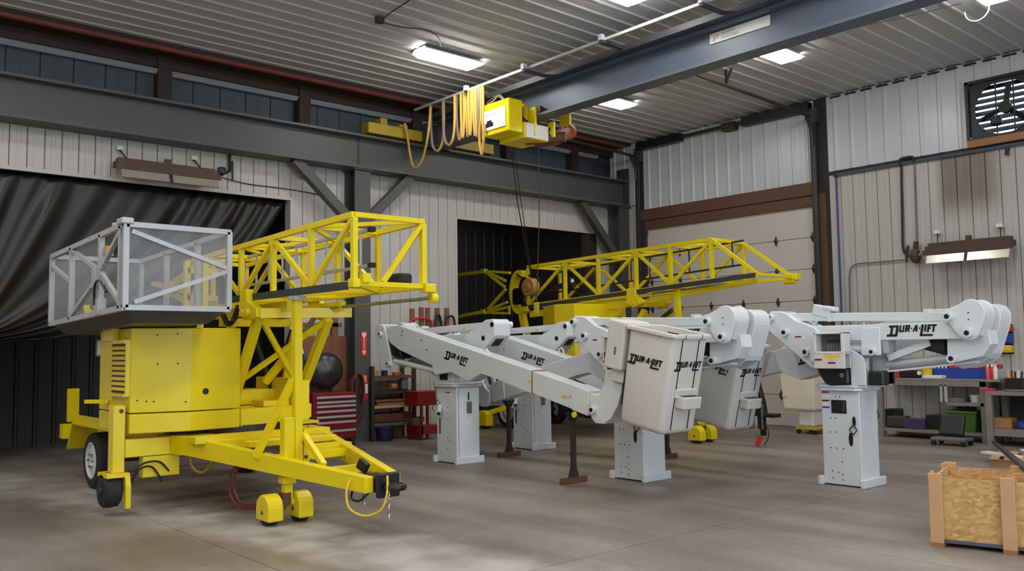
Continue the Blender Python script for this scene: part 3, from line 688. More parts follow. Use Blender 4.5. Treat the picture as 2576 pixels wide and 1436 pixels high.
# trailer frame
MB().bb(-9.27, -9.13, 2.875, 5.0, .565, .745).build('cross_beam', 'yellow', P, bev=.006)
for y in (3.50, 4.85): MB().bb(-12.4, -9.27, y-.06, y+.06, .52, .70).build('side_rail', 'yellow', P, bev=.006)
MB().bb(-12.45, -12.3, 3.1, 5.45, .52, .70).build('rear_beam', 'yellow', P)
for s, yj in ((1, 3.36), (-1, 4.90)):
    a, b, c = Vector((-9.12, yj, .66)), Vector((-8.80, yj+s*.06, .66)), Vector((-6.62, 4.27-s*.14, .43))
    m = MB()
    secs = []
    for q in (a, b, c):
        hh = .095 if q is not c else .07
        secs.append([q+Vector((0, -.045, -hh)), q+Vector((0, .045, -hh)), q+Vector((0, .045, hh)), q+Vector((0, -.045, hh))])
    vs = sum(secs, []); fs = [(0, 1, 2, 3)[::-1], (8, 9, 10, 11)]
    for k in (0, 4):
        fs += [(k+i, k+(i+1) % 4, k+4+(i+1) % 4, k+4+i) for i in range(4)]
    m.add(vs, fs); m.build('tongue_rail', 'yellow', P, bev=.005)
def ty(x, s): t = (x+8.8)/(-6.62+8.8); return (3.42 if s > 0 else 4.84)*(1-t)+(4.27-s*.14)*t, .66*(1-t)+.43*t
for x, dz in ((-7.15, .02), (-7.85, .02), (-8.55, .05)):
    (ya, za), (yb, zb_) = ty(x, 1), ty(x, -1); bar(P, 'tongue_crossbar', (x, ya, za+dz), (x, yb, zb_+dz), .07, .07, 'yellow')
MB().bb(-8.75, -8.55, 3.35, 4.84, .70, .77).build('deck_step', 'yellow', P, bev=.005)
MB().bb(-8.35, -8.2, 3.75, 4.72, .66, .72).build('deck_step', 'yellow', P, bev=.005)
MB().bb(-8.1, -7.95, 4.3, 4.75, .52, .66).build('battery_tray', 'yellow', P)
# hitch
MB().bb(-6.85, -6.55, 4.19, 4.35, .35, .50).build('coupler', 'black', P, bev=.015, label='black pintle coupler')
MB().bb(-6.57, -6.51, 4.16, 4.38, .32, .53).build('coupler_plate', 'black', P, bev=.01)
MB().box((-6.9, 4.24, .56), (.12, .05, .10), .3, .5).build('coupler_lever', 'black', P, bev=.01)
mb = MB(); N = 20
mb.tube([(-6.42+.07*math.cos(2*math.pi*k/N), 4.27+.07*math.sin(2*math.pi*k/N), .42) for k in range(N+1)], .030, 8); mb.build('pintle_ring', 'black', P, smooth=True)
def chain(P, p, n, m='chain'):
    p = Vector(p)
    for k in range(n):
        a = 0 if k % 2 else math.pi/2; c = p-Vector((0, 0, .042*k)); mb = MB()
        mb.tube([c+Vector((.013*math.cos(t)*math.cos(a), .013*math.cos(t)*math.sin(a), .026*math.sin(t))) for t in [2*math.pi*i/10 for i in range(11)]], .0055, 5)
        mb.build('chain_link', m, P, smooth=True)
chain(P, (-6.46, 4.22, .36), 6); chain(P, (-6.70, 4.12, .36), 3)
tube(P, 'safety_cable', cat_pts([(-6.78, 4.05, .50), (-6.75, 3.98, .38), (-6.7, 3.98, .24), (-6.58, 4.06, .18), (-6.45, 4.14, .24), (-6.40, 4.17, .38), (-6.44, 4.2, .52)]), .010, 'yellow_tag')
tube(P, 'wiring', cat_pts([(-6.85, 4.1, .36), (-6.8, 4.06, .30), (-6.7, 4.08, .29), (-6.64, 4.14, .36)]), .010, 'black')
# jack, boom rest post and caster
JX, JY = -7.66, 3.88
MB().bb(JX-.05, JX+.05, JY-.055, JY+.055, .40, .98).build('jack_tube', 'yellow', P, bev=.008)
MB().bb(JX-.06, JX+.06, JY-.065, JY+.065, .36, .43).build('jack_collar', 'yellow', P, bev=.01)
MB().bb(JX-.035, JX+.035, JY-.04, JY+.04, .22, .36).build('jack_leg', 'yellow', P)
caster(P, (JX, JY-.02, 0))
bar(P, 'boom_rest_post', (JX+.03, JY+.09, .42), (JX+.0, JY+.09, 2.11), .075, .075, 'yellow', (0, 1, 0))
MB().bb(JX-.05, JX+.07, JY+.03, JY+.16, 2.09, 2.13).build('boom_rest_pad', 'galv', P)
MB().bb(JX-.05, JX+.05, JY+.13, JY+.20, .95, 1.32).build('post_gusset', 'yellow', P)
bar(P, 'post_strut', (JX+.0, JY+.06, 1.34), AY(643, 1150, 3.66), .06, .06, 'yellow', (0, 1, 0))
bar(P, 'post_strut', (JX+.02, JY+.15, .82), (-7.2, JY+.13, .56), .05, .05, 'yellow', (0, 1, 0))
MB().bb(JX-.03, JX+.06, JY+.14, JY+.20, .45, .86).build('post_gusset', 'yellow', P)
for z in (.60, .80): MB().cyl((JX+.06, JY+.16, z), (JX+.075, JY+.16, z), .018, 8).build('post_bolt', 'rust', P)
rp_ = [AY(655, 1140, 3.7), AY(610, 1150, 3.65), AY(580, 1195, 3.6), AY(580, 1245, 3.6), AY(605, 1278, 3.62), AY(650, 1278, 3.68)]
tube(P, 'hydraulic_hose', cat_pts(rp_), .010, 'hosered'); tube(P, 'hydraulic_hose', cat_pts([q+Vector((.04, .03, .02)) for q in rp_]), .010, 'hosered')
# left outrigger with lifted roller
ou = -9.2
MB().bb(ou-.075, ou+.075, 2.755, 2.87, .425, 1.085).build('outrigger_post', 'yellow', P, bev=.006)
MB().cyl((ou+.07, 2.83, 1.03), (ou+.08, 2.83, 1.03), .022, 10).build('pin_hole', 'rust', P)
MB().prism([(ou-.16, .40), (ou+.12, .42), (ou+.16, .30), (ou+.16, .08), (ou+.11, .07), (ou+.08, .24), (ou-.16, .33)], 'y', 2.86, 2.91).build('outrigger_plate', 'yellow', P, bev=.004)
MB().bb(ou-.17, ou+.13, 2.69, 2.90, .385, .425).build('outrigger_top', 'yellow', P)
MB().lathe([(.05, -.08), (.15, -.08), (.17, -.06), (.175, 0), (.17, .06), (.15, .08), (.05, .08)], (ou-.05, 2.77, .255), 'y', 30).build('outrigger_roller', 'rubber', P, smooth=True)
MB().cyl((ou-.05, 2.66, .255), (ou-.05, 2.695, .255), .05, 16).build('roller_hub', 'iron', P)
tube(P, 'wiring', cat_pts([(ou+.08, 2.95, .42), (ou+.1, 3.05, .50), (ou+.1, 3.2, .50), (ou+.1, 3.3, .40)]), .010, 'black'); tube(P, 'wiring', cat_pts([(ou+.08, 2.92, .30), (ou+.1, 3.0, .44), (ou+.1, 3.12, .46), (ou+.1, 3.2, .36), (ou+.1, 3.22, .30)]), .010, 'black')
MB().bb(ou-.05, ou+.06, 3.05, 3.42, .35, .56).build('valve_box', 'yellow', P, bev=.005)
tube(P, 'hydraulic_hose', cat_pts([(-9.1, 3.5, .55), (-9.05, 3.52, .42), (-9.02, 3.6, .36), (-9.0, 3.68, .42), (-9.0, 3.72, .55)]), .014, 'yellow_old')
for s, yy in ((-1, 3.25), (1, 5.10)):
    wheel(P, (-11.25, yy, .33), .33, .2, -1 if s < 0 else 1)
    MB().bb(-11.80, -9.55, yy-.17, yy+.15, .735, .765).build('fender', 'yellow', P); MB().bar((-11.80, yy-.01, .75), (-12.02, yy-.01, .42), .32, .025, (1, 0, .5)).build('fender_flap', 'yellow', P)
MB().bb(-11.95, -11.85, 3.05, 3.17, .76, 1.17).build('corner_post', 'yellow', P, bev=.005)
MB().bb(-11.8, -9.5, 3.10, 3.14, .76, .85).build('fender_lip', 'yellow', P)
MB().cyl((-11.25, 3.3, .33), (-11.25, 5.25, .33), .05, 10).build('axle', 'iron', P)
# silver mesh work basket
bx0, bx1, by0, by1 = -10.85, -8.30, 2.585, 3.565
def bz(x, z): return z+.03*(x+8.3)
B0, B1, bw = 2.02, 2.785, .05
def BP(x, y, z): return Vector((x, y, bz(x, z)))
def bb_(a, b, w=bw): bar(P, 'basket_frame', a, b, w, w, 'galv')
for y in (by0, by1):
    bb_(BP(bx0, y, B0), BP(bx1, y, B0)); bb_(BP(bx0, y, B1), BP(bx1, y, B1))
for x in (bx0, bx1):
    bb_(BP(x, by0, B0), BP(x, by1, B0)); bb_(BP(x, by0, B1), BP(x, by1, B1))
for x, y in ((bx0, by0), (-10.05, by0), (-9.03, by0), (-8.42, by0), (bx1, by0), (bx1, by1), (bx0, by1), (-9.1, by1), (-10.0, by1)): bb_(BP(x, y, B0), BP(x, y, B1))
for a, b in (((bx1, by0+.05, B1-.06), (bx1, by1, 2.42)), ((bx1, by0+.08, B0+.05), (bx1, by1, 2.40)), ((-10.05, by0, B1-.02), (-9.03, by0, 2.42)), ((-9.03, by0, 2.42), (-8.42, by0, B0+.05)), ((-9.03, by0, 2.44), (-8.45, by0, B1-.05)), ((bx0, by0, B1-.1), (-10.05, by0, 2.42)), ((-10.05, by0, B0+.03), (-9.03, by0, 2.40))):
    bb_(BP(*a), BP(*b), .04)
for nm, pts in (('front', [(bx1, by0), (bx1, by1)]), ('side', [(bx0, by0), (-9.03, by0)]), ('side', [(bx0, by1), (bx1, by1)]), ('back', [(bx0, by0), (bx0, by1)])):
    (xa, ya), (xb, yb) = pts; mb = MB(); mb.add([BP(xa, ya, B0), BP(xb, yb, B0), BP(xb, yb, B1), BP(xa, ya, B1)], [(0, 1, 2, 3)]); mb.build('basket_screen', 'screen', P)
mb = MB(); mb.add([BP(bx0+.12, by0+.14, B0-.13), BP(bx1-.14, by0+.14, B0-.13), BP(bx1-.14, by1-.14, B0-.13), BP(bx0+.12, by1-.14, B0-.13), BP(bx0, by0, B0+.0), BP(bx1, by0, B0+.0), BP(bx1, by1, B0+.0), BP(bx0, by1, B0+.0)],
    [(3, 2, 1, 0), (4, 5, 6, 7), (0, 1, 5, 4), (1, 2, 6, 5), (2, 3, 7, 6), (3, 0, 4, 7)]); mb.build('basket_floor', 'basketfloor', P)
MB().bb(bx1-.35, bx1-.30, by0-.02, by0+.05, B1-.02, B1+.05).build('gate_latch', 'galv', P); MB().bb(-9.16, -9.06, by0-.05, by0+.02, 2.25, 2.45).build('gate_box', 'galv', P); MB().box((-8.95, by0+.05, 2.6), (.07, .06, .1)).build('beacon', 'orange', P)
MB().bb(bx1-.12, bx1+.04, by0-.05, by0+.06, B1+.0, B1+.06).build('corner_cap', 'galv', P, bev=.01); MB().bb(-9.1, -8.98, by0-.04, by0+.04, B0-.04, B0+.12).build('gate_hinge', 'galv', P)
tube(P, 'wiring', cat_pts([BP(-9.08, by0-.04, 2.1), BP(-9.05, by0-.05, 2.28), BP(-8.9, by0-.05, 2.32), BP(-8.75, by0-.03, 2.2)]), .012, 'black')
bar(P, 'basket_mount', (-9.5, by1+.04, 2.1), (-9.5, by1+.04, 2.6), .06, .06, 'yellow'); bar(P, 'basket_mount', (-9.15, by1+.1, 2.05), (-9.15, by1+.1, 2.62), .06, .06, 'yellow'); bar(P, 'basket_mount', (-9.5, by1+.04, 2.5), (-9.5, YR-.05, 2.5), .06, .06, 'yellow'); bar(P, 'basket_mount', (-9.5, by1+.04, 2.2), (-9.5, YR-.05, 2.2), .06, .06, 'yellow')
bar(P, 'basket_arm', (-10.6, 3.75, 2.35), (-9.5, 3.8, 2.62), .06, .06, 'yellow'); bar(P, 'basket_arm', (-10.6, 3.75, 2.35), (-9.6, 3.8, 2.1), .05, .05, 'yellow'); bar(P, 'basket_arm', (-10.9, 3.72, 2.45), (-9.9, 3.72, 2.3), .05, .05, 'yellow')
# ================================================================ far yellow platform trailer
Q = thing('platform_trailer', (-10.5, 12.35, 0), 'far yellow lattice-boom platform trailer with slanted boom nose in front of the overhead door', 'trailer', 'yellow platform trailers')
YN, YM = 11.9, 12.81
zb2 = lambda x: 2.67+.047*(x+8.57); zt2 = lambda x: 3.35+.024*(x+8.55)
xs2 = [-8.56, -9.41, -10.18, -11.1, -11.98, -13.05]
truss(Q, xs2, zb2, zt2, YN, YM, .06, 'yellow', 1)
NZ = 2.715
for y, yn in ((YN, YN), (YM, YM+.1)):
    bar(Q, 'nose_brace', (-8.56, y, zt2(-8.56)), (-7.71, yn, NZ), .055, .055, 'yellow'); bar(Q, 'nose_chord', (-8.56, y, zb2(-8.56)), (-7.71, yn, NZ-.02), .055, .055, 'yellow')
bar(Q, 'nose_tie', (-7.71, YN, NZ), (-7.71, YM+.1, NZ), .05, .05, 'yellow')
MB().bb(-7.78, -7.6, YM+.06, YM+.2, NZ-.06, NZ+.05).build('nose_lug', 'yellow', Q, bev=.008); MB().cyl((-7.85, YM+.1, NZ-.08), (-7.65, YM+.1, NZ-.08), .04, 10).build('nose_pin', 'yellow', Q)
a, b = AY(1330, 772, YN-.06), AY(1898, 692, YN-.06); bar(Q, 'slide_rail', a, b, .03, .075, 'rail', label='black slide rail along the boom side')
ladder(Q, AY(1400, 735, 12.45), AY(1872, 665, 12.45), .40, 10, 'iron', False)
a, b = AY(1335, 790, YN+.05), AY(1610, 760, YN+.05); bar(Q, 'slide_beam', a, b, .06, .13, 'yellow')
a, b = AY(1590, 765, YN+.08), AY(1905, 705, YN+.2); bar(Q, 'slide_beam', a, b, .06, .08, 'yellow')
tube(Q, 'boom_cylinder_rod', [AY(1640, 738, 12.3), AY(1900, 703, 12.5)], .022, 'steel')
k = AY(1595, 745, YN-.06)
MB().prism([(k.x-.14, k.z+.14), (k.x+.06, k.z+.15), (k.x+.08, k.z), (k.x+.3, k.z-.12), (k.x-.02, k.z-.2), (k.x-.16, k.z-.12)], 'y', YN-.10, YN-.02).build('pivot_bracket', 'yellow', Q, bev=.008)
for dx in (-.02, .12): MB().cyl((k.x+dx, YN-.13, k.z-.12), (k.x+dx, YN-.08, k.z-.12), .045, 12).build('pivot_pin', 'yellow', Q)
k2 = AY(1675, 755, 12.6)
MB().prism([(k2.x-.35, k2.z+.06), (k2.x-.05, k2.z+.08), (k2.x+.12, k2.z-.05), (k2.x-.05, k2.z-.16), (k2.x-.2, k2.z-.12)], 'y', 12.55, 12.65).build('pivot_bracket', 'yellow', Q, bev=.008)
bar(Q, 'yoke_tube', (k.x+.1, 11.9, k.z-.14), (k2.x-.1, 12.7, k2.z-.04), .12, .12, 'yellow')
for (p0, p1, y) in (((1622, 780), (1560, 905), 11.98), ((1690, 778), (1622, 910), 12.65), ((1628, 790), (1600, 880), 12.4), ((1680, 790), (1650, 880), 12.9)):
    bar(Q, 'riser_leg', AY(*p0, y), AY(*p1, y), .09, .09, 'yellow', (0, 1, 0))
for px0, py0, px1, py1 in ((1640, 820, 1690, 780),): tube(Q, 'lift_cylinder', [AX(px0, py0, -10.2), AX(px1, py1, -9.6)], .04, 'iron', 10)
plan = [(-10.9, 11.05), (-10.9, 12.42), (-12.2, 12.42), (-12.2, 11.5), (-11.42, 11.05)]
MB().prism(plan, 'z', 1.32, 2.385).build('engine_cabinet', 'yellow', Q, bev=.008)
MB().prism(plan, 'z', 1.10, 1.31).build('cabinet_skirt', 'yellow', Q, bev=.008)
MB().prism([(12.15, 2.36), (12.35, 2.36), (12.28, 2.18), (12.10, 2.18)], 'x', -10.9, -10.86).build('cabinet_hook', 'yellow', Q)
MB().bb(-12.2, -10.9, 12.42, 13.6, 1.1, 1.3).build('turntable_deck', 'yellow', Q)
MB().cyl((-11.5, 12.35, .85), (-11.5, 12.35, 1.1), .5, 24).build('slew_ring', 'iron', Q)
# frame
MB().bb(-11.0, -10.84, 10.85, 13.85, .62, .82).build('cross_beam', 'yellow', Q)
for y in (11.6, 13.1): MB().bb(-14.2, -11.0, y-.06, y+.06, .6, .8).build('side_rail', 'yellow', Q)
for s, yj in ((1, 11.5), (-1, 13.2)): bar(Q, 'tongue_rail', (-10.9, yj, .90), (-8.35, 12.35-s*.18, .74), .09, .15, 'yellow')
bar(Q, 'tongue_crossbar', (-9.3, 11.9, .8), (-9.3, 12.8, .8), .07, .07, 'yellow')
JX2, JY2 = -8.93, 12.02
MB().bb(JX2-.05, JX2+.05, JY2-.055, JY2+.055, .3, .98).build('jack_tube', 'yellow', Q, bev=.008); MB().bb(JX2-.04, JX2+.04, JY2-.04, JY2+.04, .2, .3).build('jack_leg', 'yellow', Q)
caster(Q, (JX2, JY2, 0))
bar(Q, 'boom_rest_post', (-9.27, 11.98, .6), AY(1703, 722, 11.98), .085, .085, 'yellow', (0, 1, 0))
MB().bb(-9.34, -9.20, 11.92, 12.04, 2.60, 2.64).build('boom_rest_pad', 'galv', Q)
wheel(Q, (-13.45, 11.72, .31), .31, .2, -1); wheel(Q, (-13.45, 13.0, .31), .31, .2, 1); MB().cyl((-13.45, 11.75, .31), (-13.45, 12.95, .31), .05, 8).build('axle', 'iron', Q)
# left outrigger caster seen behind the first pedestal
c = AZ(1222, 1078, 0); MB().prism([(c.x-.14, .06), (c.x+.14, .06), (c.x+.14, .30), (c.x+.06, .36), (c.x-.10, .36), (c.x-.14, .28)], 'y', c.y-.09, c.y+.09).build('outrigger_hood', 'yellow', Q, bev=.012)
MB().cyl((c.x, c.y-.06, .1), (c.x, c.y+.06, .1), .1, 16).build('outrigger_roller', 'rubber', Q); MB().bar((c.x, c.y, .3), (c.x+1.2, c.y+.6, .68), .09, .09).build('outrigger_arm', 'yellow', Q)
# coupler with chain and tag
hx = AZ(1915, 1040, .52)
MB().prism([(hx.x-.15, .48), (hx.x+.10, .48), (hx.x+.07, .70), (hx.x-.02, 1.02), (hx.x-.08, .72)], 'y', hx.y-.05, hx.y+.05).build('tongue_jack', 'black', Q, bev=.01, label='black pointed tongue jack')
MB().bb(hx.x+.02, hx.x+.30, hx.y-.09, hx.y+.09, .47, .53).build('coupler', 'black', Q, bev=.01)
MB().cyl((hx.x-.12, hx.y, .48), (hx.x-.12, hx.y, .28), .09, 16).build('coupler_drum', 'steel', Q, smooth=True)
MB().bb(hx.x+.0, hx.x+.06, hx.y-.04, hx.y+.04, .18, .48).build('coupler_post', 'black', Q)
chain(Q, (hx.x+.08, hx.y-.10, .64), 9); chain(Q, (hx.x-.02, hx.y-.12, .34), 4)
MB().box((hx.x+.03, hx.y-.14, .10), (.07, .03, .16), .2, .4).build('warning_tag', 'brightred', Q, label='small red tag on the chain')
tube(Q, 'wiring', cat_pts([(hx.x+.12, hx.y-.1, .40), (hx.x+.2, hx.y-.12, .25), (hx.x+.18, hx.y-.14, .12), (hx.x+.12, hx.y-.14, .04)]), .008, 'black')
# ring, motor and rear frame reaching into the dark bay
rc = AY(1312, 735, 12.1)
mb = MB(); vs = []; fs = []; N = 18
for i in range(N+1):
    a = math.radians(65+235*i/N)
    for r_, dy in ((.34, -.1), (.46, -.1), (.46, .1), (.34, .1)): vs.append((rc.x+r_*.62*math.cos(a), rc.y+dy, rc.z+r_*math.sin(a)))
for i in range(N): fs += [(i*4+k, i*4+(k+1) % 4, i*4+4+(k+1) % 4, i*4+4+k) for k in range(4)]
fs += [(0, 1, 2, 3)[::-1], (N*4, N*4+1, N*4+2, N*4+3)]
mb.add(vs, fs); mb.build('slew_guard', 'yellow', Q, bev=.005)
dq = AY(1336, 722, 11.75); MB().lathe([(.05, -.10), (.17, -.10), (.185, -.06), (.185, .06), (.15, .10), (.05, .10)], dq, 'y', 26).build('winch_drum', 'drum', Q, smooth=True)
MB().cyl(dq-Vector((0, .14, 0)), dq-Vector((0, .09, 0)), .09, 18).build('winch_hub', 'drum', Q, smooth=True); MB().cyl(dq-Vector((0, .16, 0)), dq-Vector((0, .12, 0)), .04, 12).build('winch_hub', 'motor', Q)
MB().box(AY(1312, 745, 12.0), (.42, .2, .34)).build('winch_gearbox', 'black', Q, bev=.04); MB().bar(AY(1325, 740, 11.95), AY(1445, 712, 12.2), .10, .10).build('drive_shaft', 'black', Q)
MB().box(AY(1436, 708, 12.1), (.16, .14, .16)).build('motor', 'black', Q, bev=.03); MB().cyl(AY(1440, 706, 11.98), AY(1440, 706, 12.03), .035, 10).build('motor_cap', 'paper', Q)
tube(Q, 'hose', cat_pts([AY(1300, 690, 12), AY(1320, 700, 11.9), AY(1338, 690, 11.9), AY(1356, 700, 11.9), AY(1362, 740, 11.9)]), .016, 'black')
tube(Q, 'hose', cat_pts([AY(1440, 715, 12), AY(1450, 735, 11.9), AY(1480, 745, 11.95), AY(1530, 740, 12)]), .014, 'black')
YY = 12.3
for p0, p1, w_ in (((1283, 686), (1222, 682), .05), ((1272, 706), (1222, 682), .05), ((1270, 722), (1222, 684), .05), ((1272, 728), (1222, 783), .05), ((1276, 760), (1222, 783), .05), ((1280, 772), (1222, 786), .05), ((1282, 788), (1228, 786), .05), ((1281, 768), (1281, 790), .04), ((1222, 682), (1150, 692), .07), ((1222, 783), (1150, 797), .07)):
    bar(Q, 'rear_frame', AY(*p0, YY), AY(*p1, YY), w_, w_, 'yellow')
for p0 in ((1218, 682), (1218, 784)): MB().box(AY(*p0, YY), (.14, .1, .1)).build('rear_lug', 'yellow', Q, bev=.01)
bar(Q, 'rear_post', AY(1312, 780, 12.1), AY(1340, 920, 12.1), .12, .12, 'yellow')
# ================================================================ white articulated lifts (one model, local frame: elbow -x, bucket +x)
C1, C2, C3, C4 = (-9.97, 7.70), (-10.42, 9.55), (-7.08, 8.26), (-5.05, 9.58)
def L1(px, py, y=7.35): q = AY(px, py, y); return (q.x-C1[0], q.z)
def L4(px, py, y=9.33): q = AY(px, py, y); return (-(q.x-C4[0]), q.z)
# stroke lettering of the maker's mark: polygons in units of the cap height, y down from the top
def logo_polys():
    e = .014; R = lambda x0, x1, y0, y1: [(x0-e, -y1-e), (x1+e, -y1-e), (x1+e, -y0+e), (x0-e, -y0+e)]
    s = .16
    out = [R(.02, .86, 0, .17), R(-.06, .86, .80, 1.0), R(.22, .42, .1, .9), R(.70, .92, .08, .92)]                      # D
    out += [R(1.01, 1.14, 0, .58), R(1.31, 1.44, 0, .58), R(1.01, 1.44, .46, .60)]                                  # U
    out += [R(1.54, 1.54+s, 0, .60), R(1.54, 1.92, 0, .13), R(1.78, 1.94, .05, .34), R(1.54, 1.92, .26, .38), [(1.70, -.36), (1.86, -.36), (2.0, -.60), (1.83, -.60)]]  # R
    out += [R(2.07, 2.17, .24, .36)]
    out += [[(2.22, -.60), (2.37, -.60), (2.53, 0), (2.40, 0)], [(2.52, -.60), (2.68, -.60), (2.60, 0), (2.44, 0)], R(2.34, 2.60, .36, .47)]   # A
    out += [R(2.76, 2.86, .24, .36)]
    out += [R(2.94, 3.14, 0, 1.0), R(2.94, 4.04, .84, 1.0)]                                                              # L with long foot
    out += [R(3.24, 3.40, 0, .60)]                                                                                      # I
    out += [R(3.50, 3.66, 0, .66), R(3.50, 3.84, 0, .13), R(3.50, 3.80, .25, .37)]                                       # F
    out += [R(3.84, 4.26, 0, .13), R(3.97, 4.12, 0, .64)]                                                                # T
    return [[(x+.20*y, y) for x, y in p] for p in out]
LOGO = logo_polys()
def logo(parent, o, ux, uz, W, name='lettering'):
    o, ux, uz = Vector(o), Vector(ux).normalized(), Vector(uz).normalized(); k = W/4.2; b = MB()
    for p in LOGO: b.add([o+ux*(x*k)+uz*(y*k) for x, y in p], [tuple(range(len(p)))])
    return b.build(name, 'ink', parent)
def round_poly(p, n=3):
    out = []; m = len(p)
    for i in range(m):
        a, b, c, d = (Vector(p[(i+k) % m]) for k in (-1, 0, 1, 2))
        for k in range(n):
            t = k/n; q = .5*((2*b) + (c-a)*t + (2*a-5*b+4*c-d)*t*t + (3*b-a-3*c+d)*t**3); out.append((q.x, q.y))
    return out
def lift_proto():
    T = thing('articulated_lift', (0, 0, 0), 'white lift', 'lift', 'white articulated bucket lifts')
    def pin(lx, z, y, s, r=.035, p=T):
        MB().cyl((lx, y, z), (lx, y+s*.05, z), r*1.35, 18).build('pin_boss', 'white', p); MB().cyl((lx, y+s*.045, z), (lx, y+s*.055, z), r*.72, 14).build('pin', 'pin', p)
    # --- pedestal
    pd = MB().bb(-.23, .23, -.205, .205, .012, 1.07).build('pedestal', 'white', T, bev=.006)
    for s in (-1, 1): MB().bb(s*.255-.028, s*.255+.028, -.25, .25, 0, .095).build('base_flange', 'white', pd, bev=.006)
    def face_y(s, u0, u1, z0, z1, m, name, t=.003): MB().bb(u0, u1, s*.205-(t if s < 0 else 0), s*.205+(t if s > 0 else 0), z0, z1).build(name, m, pd)
    # control side (+y): panel, pull ring, slots, decals
    face_y(1, -.075, .105, .815, .965, 'black', 'control_panel', .006); face_y(1, -.06, -.03, .83, .95, 'rail', 'panel_switches', .008)
    for z, m in ((1.04, 'brightred'), (.945, 'red'), (.868, 'blue')): face_y(1, .13, .22, z, z+.018, m, 'decal'); 
    for z in (.99, .90): face_y(1, .13, .22, z, z+.035, 'paper', 'decal')
    face_y(1, -.21, -.13, .50, .55, 'paper', 'decal')
    MB().cyl((-.16, .200, .73), (-.16, .212, .73), .02, 10).xf(Matrix.Translation((0, 0, .73)) @ Matrix.Diagonal((1, 1, 3, 1)) @ Matrix.Translation((0, 0, -.73))).build('slot', 'black', pd)
    MB().cyl((-.115, .200, .53), (-.115, .210, .53), .026, 12).xf(Matrix.Translation((0, 0, .53)) @ Matrix.Diagonal((1, 1, 3, 1)) @ Matrix.Translation((0, 0, -.53))).build('slot', 'black', pd)
    MB().tube([(-.16, .23, .70), (-.205, .235, .64), (-.16, .235, .585), (-.115, .235, .64), (-.16, .23, .70)], .008, 6).build('pull_ring', 'iron', pd)
    mb = MB()
    for u, z in ((.05, 1.0), (0., 1.0), (.06, .76), (.12, .76), (.13, .60), (.07, .6), (.13, .42), (.06, .42), (-.02, .42), (0., .27), (.12, .16), (.05, .15), (.12, .08), (0., .07), (.0, .13)): mb.cyl((u, .2, z), (u, .208, z), .008, 6)
    for u, z in ((.03, .78), (.03, .70), (.03, .62), (.02, .35), (.06, .31), (.11, .30), (.02, .20)): mb.cyl((u, -.208, z), (u, -.2, z), .009, 6)
    mb.build('bolt_holes', 'iron', pd)
    # crank side (-y)
    MB().bb(-.165, -.145, -.211, -.2, .40, .62).build('slot', 'black', pd); MB().bb(-.165, -.145, -.211, -.2, .76, .84).build('slot', 'black', pd)
    MB().cyl((-.15, -.21, .80), (-.06, -.30, .70), .035, 12).build('crank_handle', 'white', pd, smooth=True); MB().cyl((-.06, -.30, .70), (-.05, -.31, .69), .022, 10).build('crank_socket', 'black', pd)
    MB().tube([(-.15, -.24, .88), (-.18, -.29, .84), (-.2, -.31, .76), (-.17, -.29, .72)], .008, 6).build('pull_ring', 'iron', pd)
    face_y(-1, -.02, .08, .985, .998, 'red', 'decal'); face_y(-1, .10, .13, .95, .985, 'paper', 'decal')
    # door side (+x)
    MB().bb(.228, .240, -.165, .165, .06, 1.03).build('access_door', 'white', pd, bev=.003); MB().bb(.2285, .2310, -.169, -.163, .06, 1.03).build('door_gap', 'black', pd); MB().bb(.2285, .2310, .163, .169, .06, 1.03).build('door_gap', 'black', pd)
    MB().bb(.238, .246, -.01, .015, .88, .99).build('slot', 'black', pd, bev=.004); MB().bb(.24, .262, -.03, .05, .70, .86).build('latch', 'greyplastic', pd, bev=.006); MB().bb(.24, .252, .0, .06, .62, .655).build('latch', 'paper', pd); MB().bb(.24, .243, -.04, .06, .54, .62).build('decal', 'paper', pd)
    # --- turret
    tp = MB(); tp.prism([(-.27, -.21), (-.21, -.26), (.21, -.26), (.27, -.21), (.27, .21), (.21, .26), (-.21, .26), (-.27, .21)], 'z', 1.072, 1.105); tp.prism([(-.33, -.2), (-.2, -.27), (.2, -.27), (.31, -.18), (.31, .18), (.2, .27), (-.2, .27), (-.33, .2)], 'z', 1.108, 1.14); tp.build('turret_plate', 'white', T, bev=.004)
    up_ = [(-.17, 1.14), (-.345, 1.14), (-.345, 1.38), (-.32, 1.45), (-.25, 1.50), (-.13, 1.56), (-.02, 1.58), (-.02, 1.46), (-.12, 1.42), (-.17, 1.36)]
    MB().prism(up_, 'y', .235, .26).build('turret_cheek', 'white', T, bev=.004); MB().prism([(x, z) for x, z in up_], 'y', -.06, -.035).build('turret_cheek', 'white', T, bev=.004)
    MB().prism([(-.345, 1.14), (-.53, 1.14), (-.53, 1.36), (-.47, 1.48), (-.36, 1.52), (-.345, 1.45)], 'y', .0, .10).build('turret_back_plate', 'galv', T, bev=.004)
    MB().bb(-.53, -.36, -.05, .24, 1.14, 1.30).build('hydraulic_block', 'black', T, bev=.015)
    MB().prism([(-.16, 1.145), (.05, 1.13), (.12, 1.145), (.20, 1.26), (.24, 1.36), (-.02, 1.40), (-.10, 1.38), (-.16, 1.30)], 'y', .12, .30).build('rotation_motor', 'black', T, bev=.02)
    MB().cyl((-.09, .29, 1.25), (-.09, .31, 1.25), .028, 12).build('motor_cap', 'steel', T)
    MB().cyl((-.08, .17, 1.55), (-.36, .17, 1.54), .055, 18).build('manifold_cylinder', 'white', T, smooth=True)
    MB().bb(-.30, .20, -.24, .12, 1.14, 1.44).build('turret_body', 'white', T, bev=.01)
    MB().bb(-.08, .08, -.262, -.24, 1.17, 1.27).build('turret_window', 'black', T)
    # --- lower arm with parallel link and riser
    lo = MB().bb(-1.47, .32, .04, .235, 1.635, 1.812).build('lower_boom', 'white', T, bev=.006)
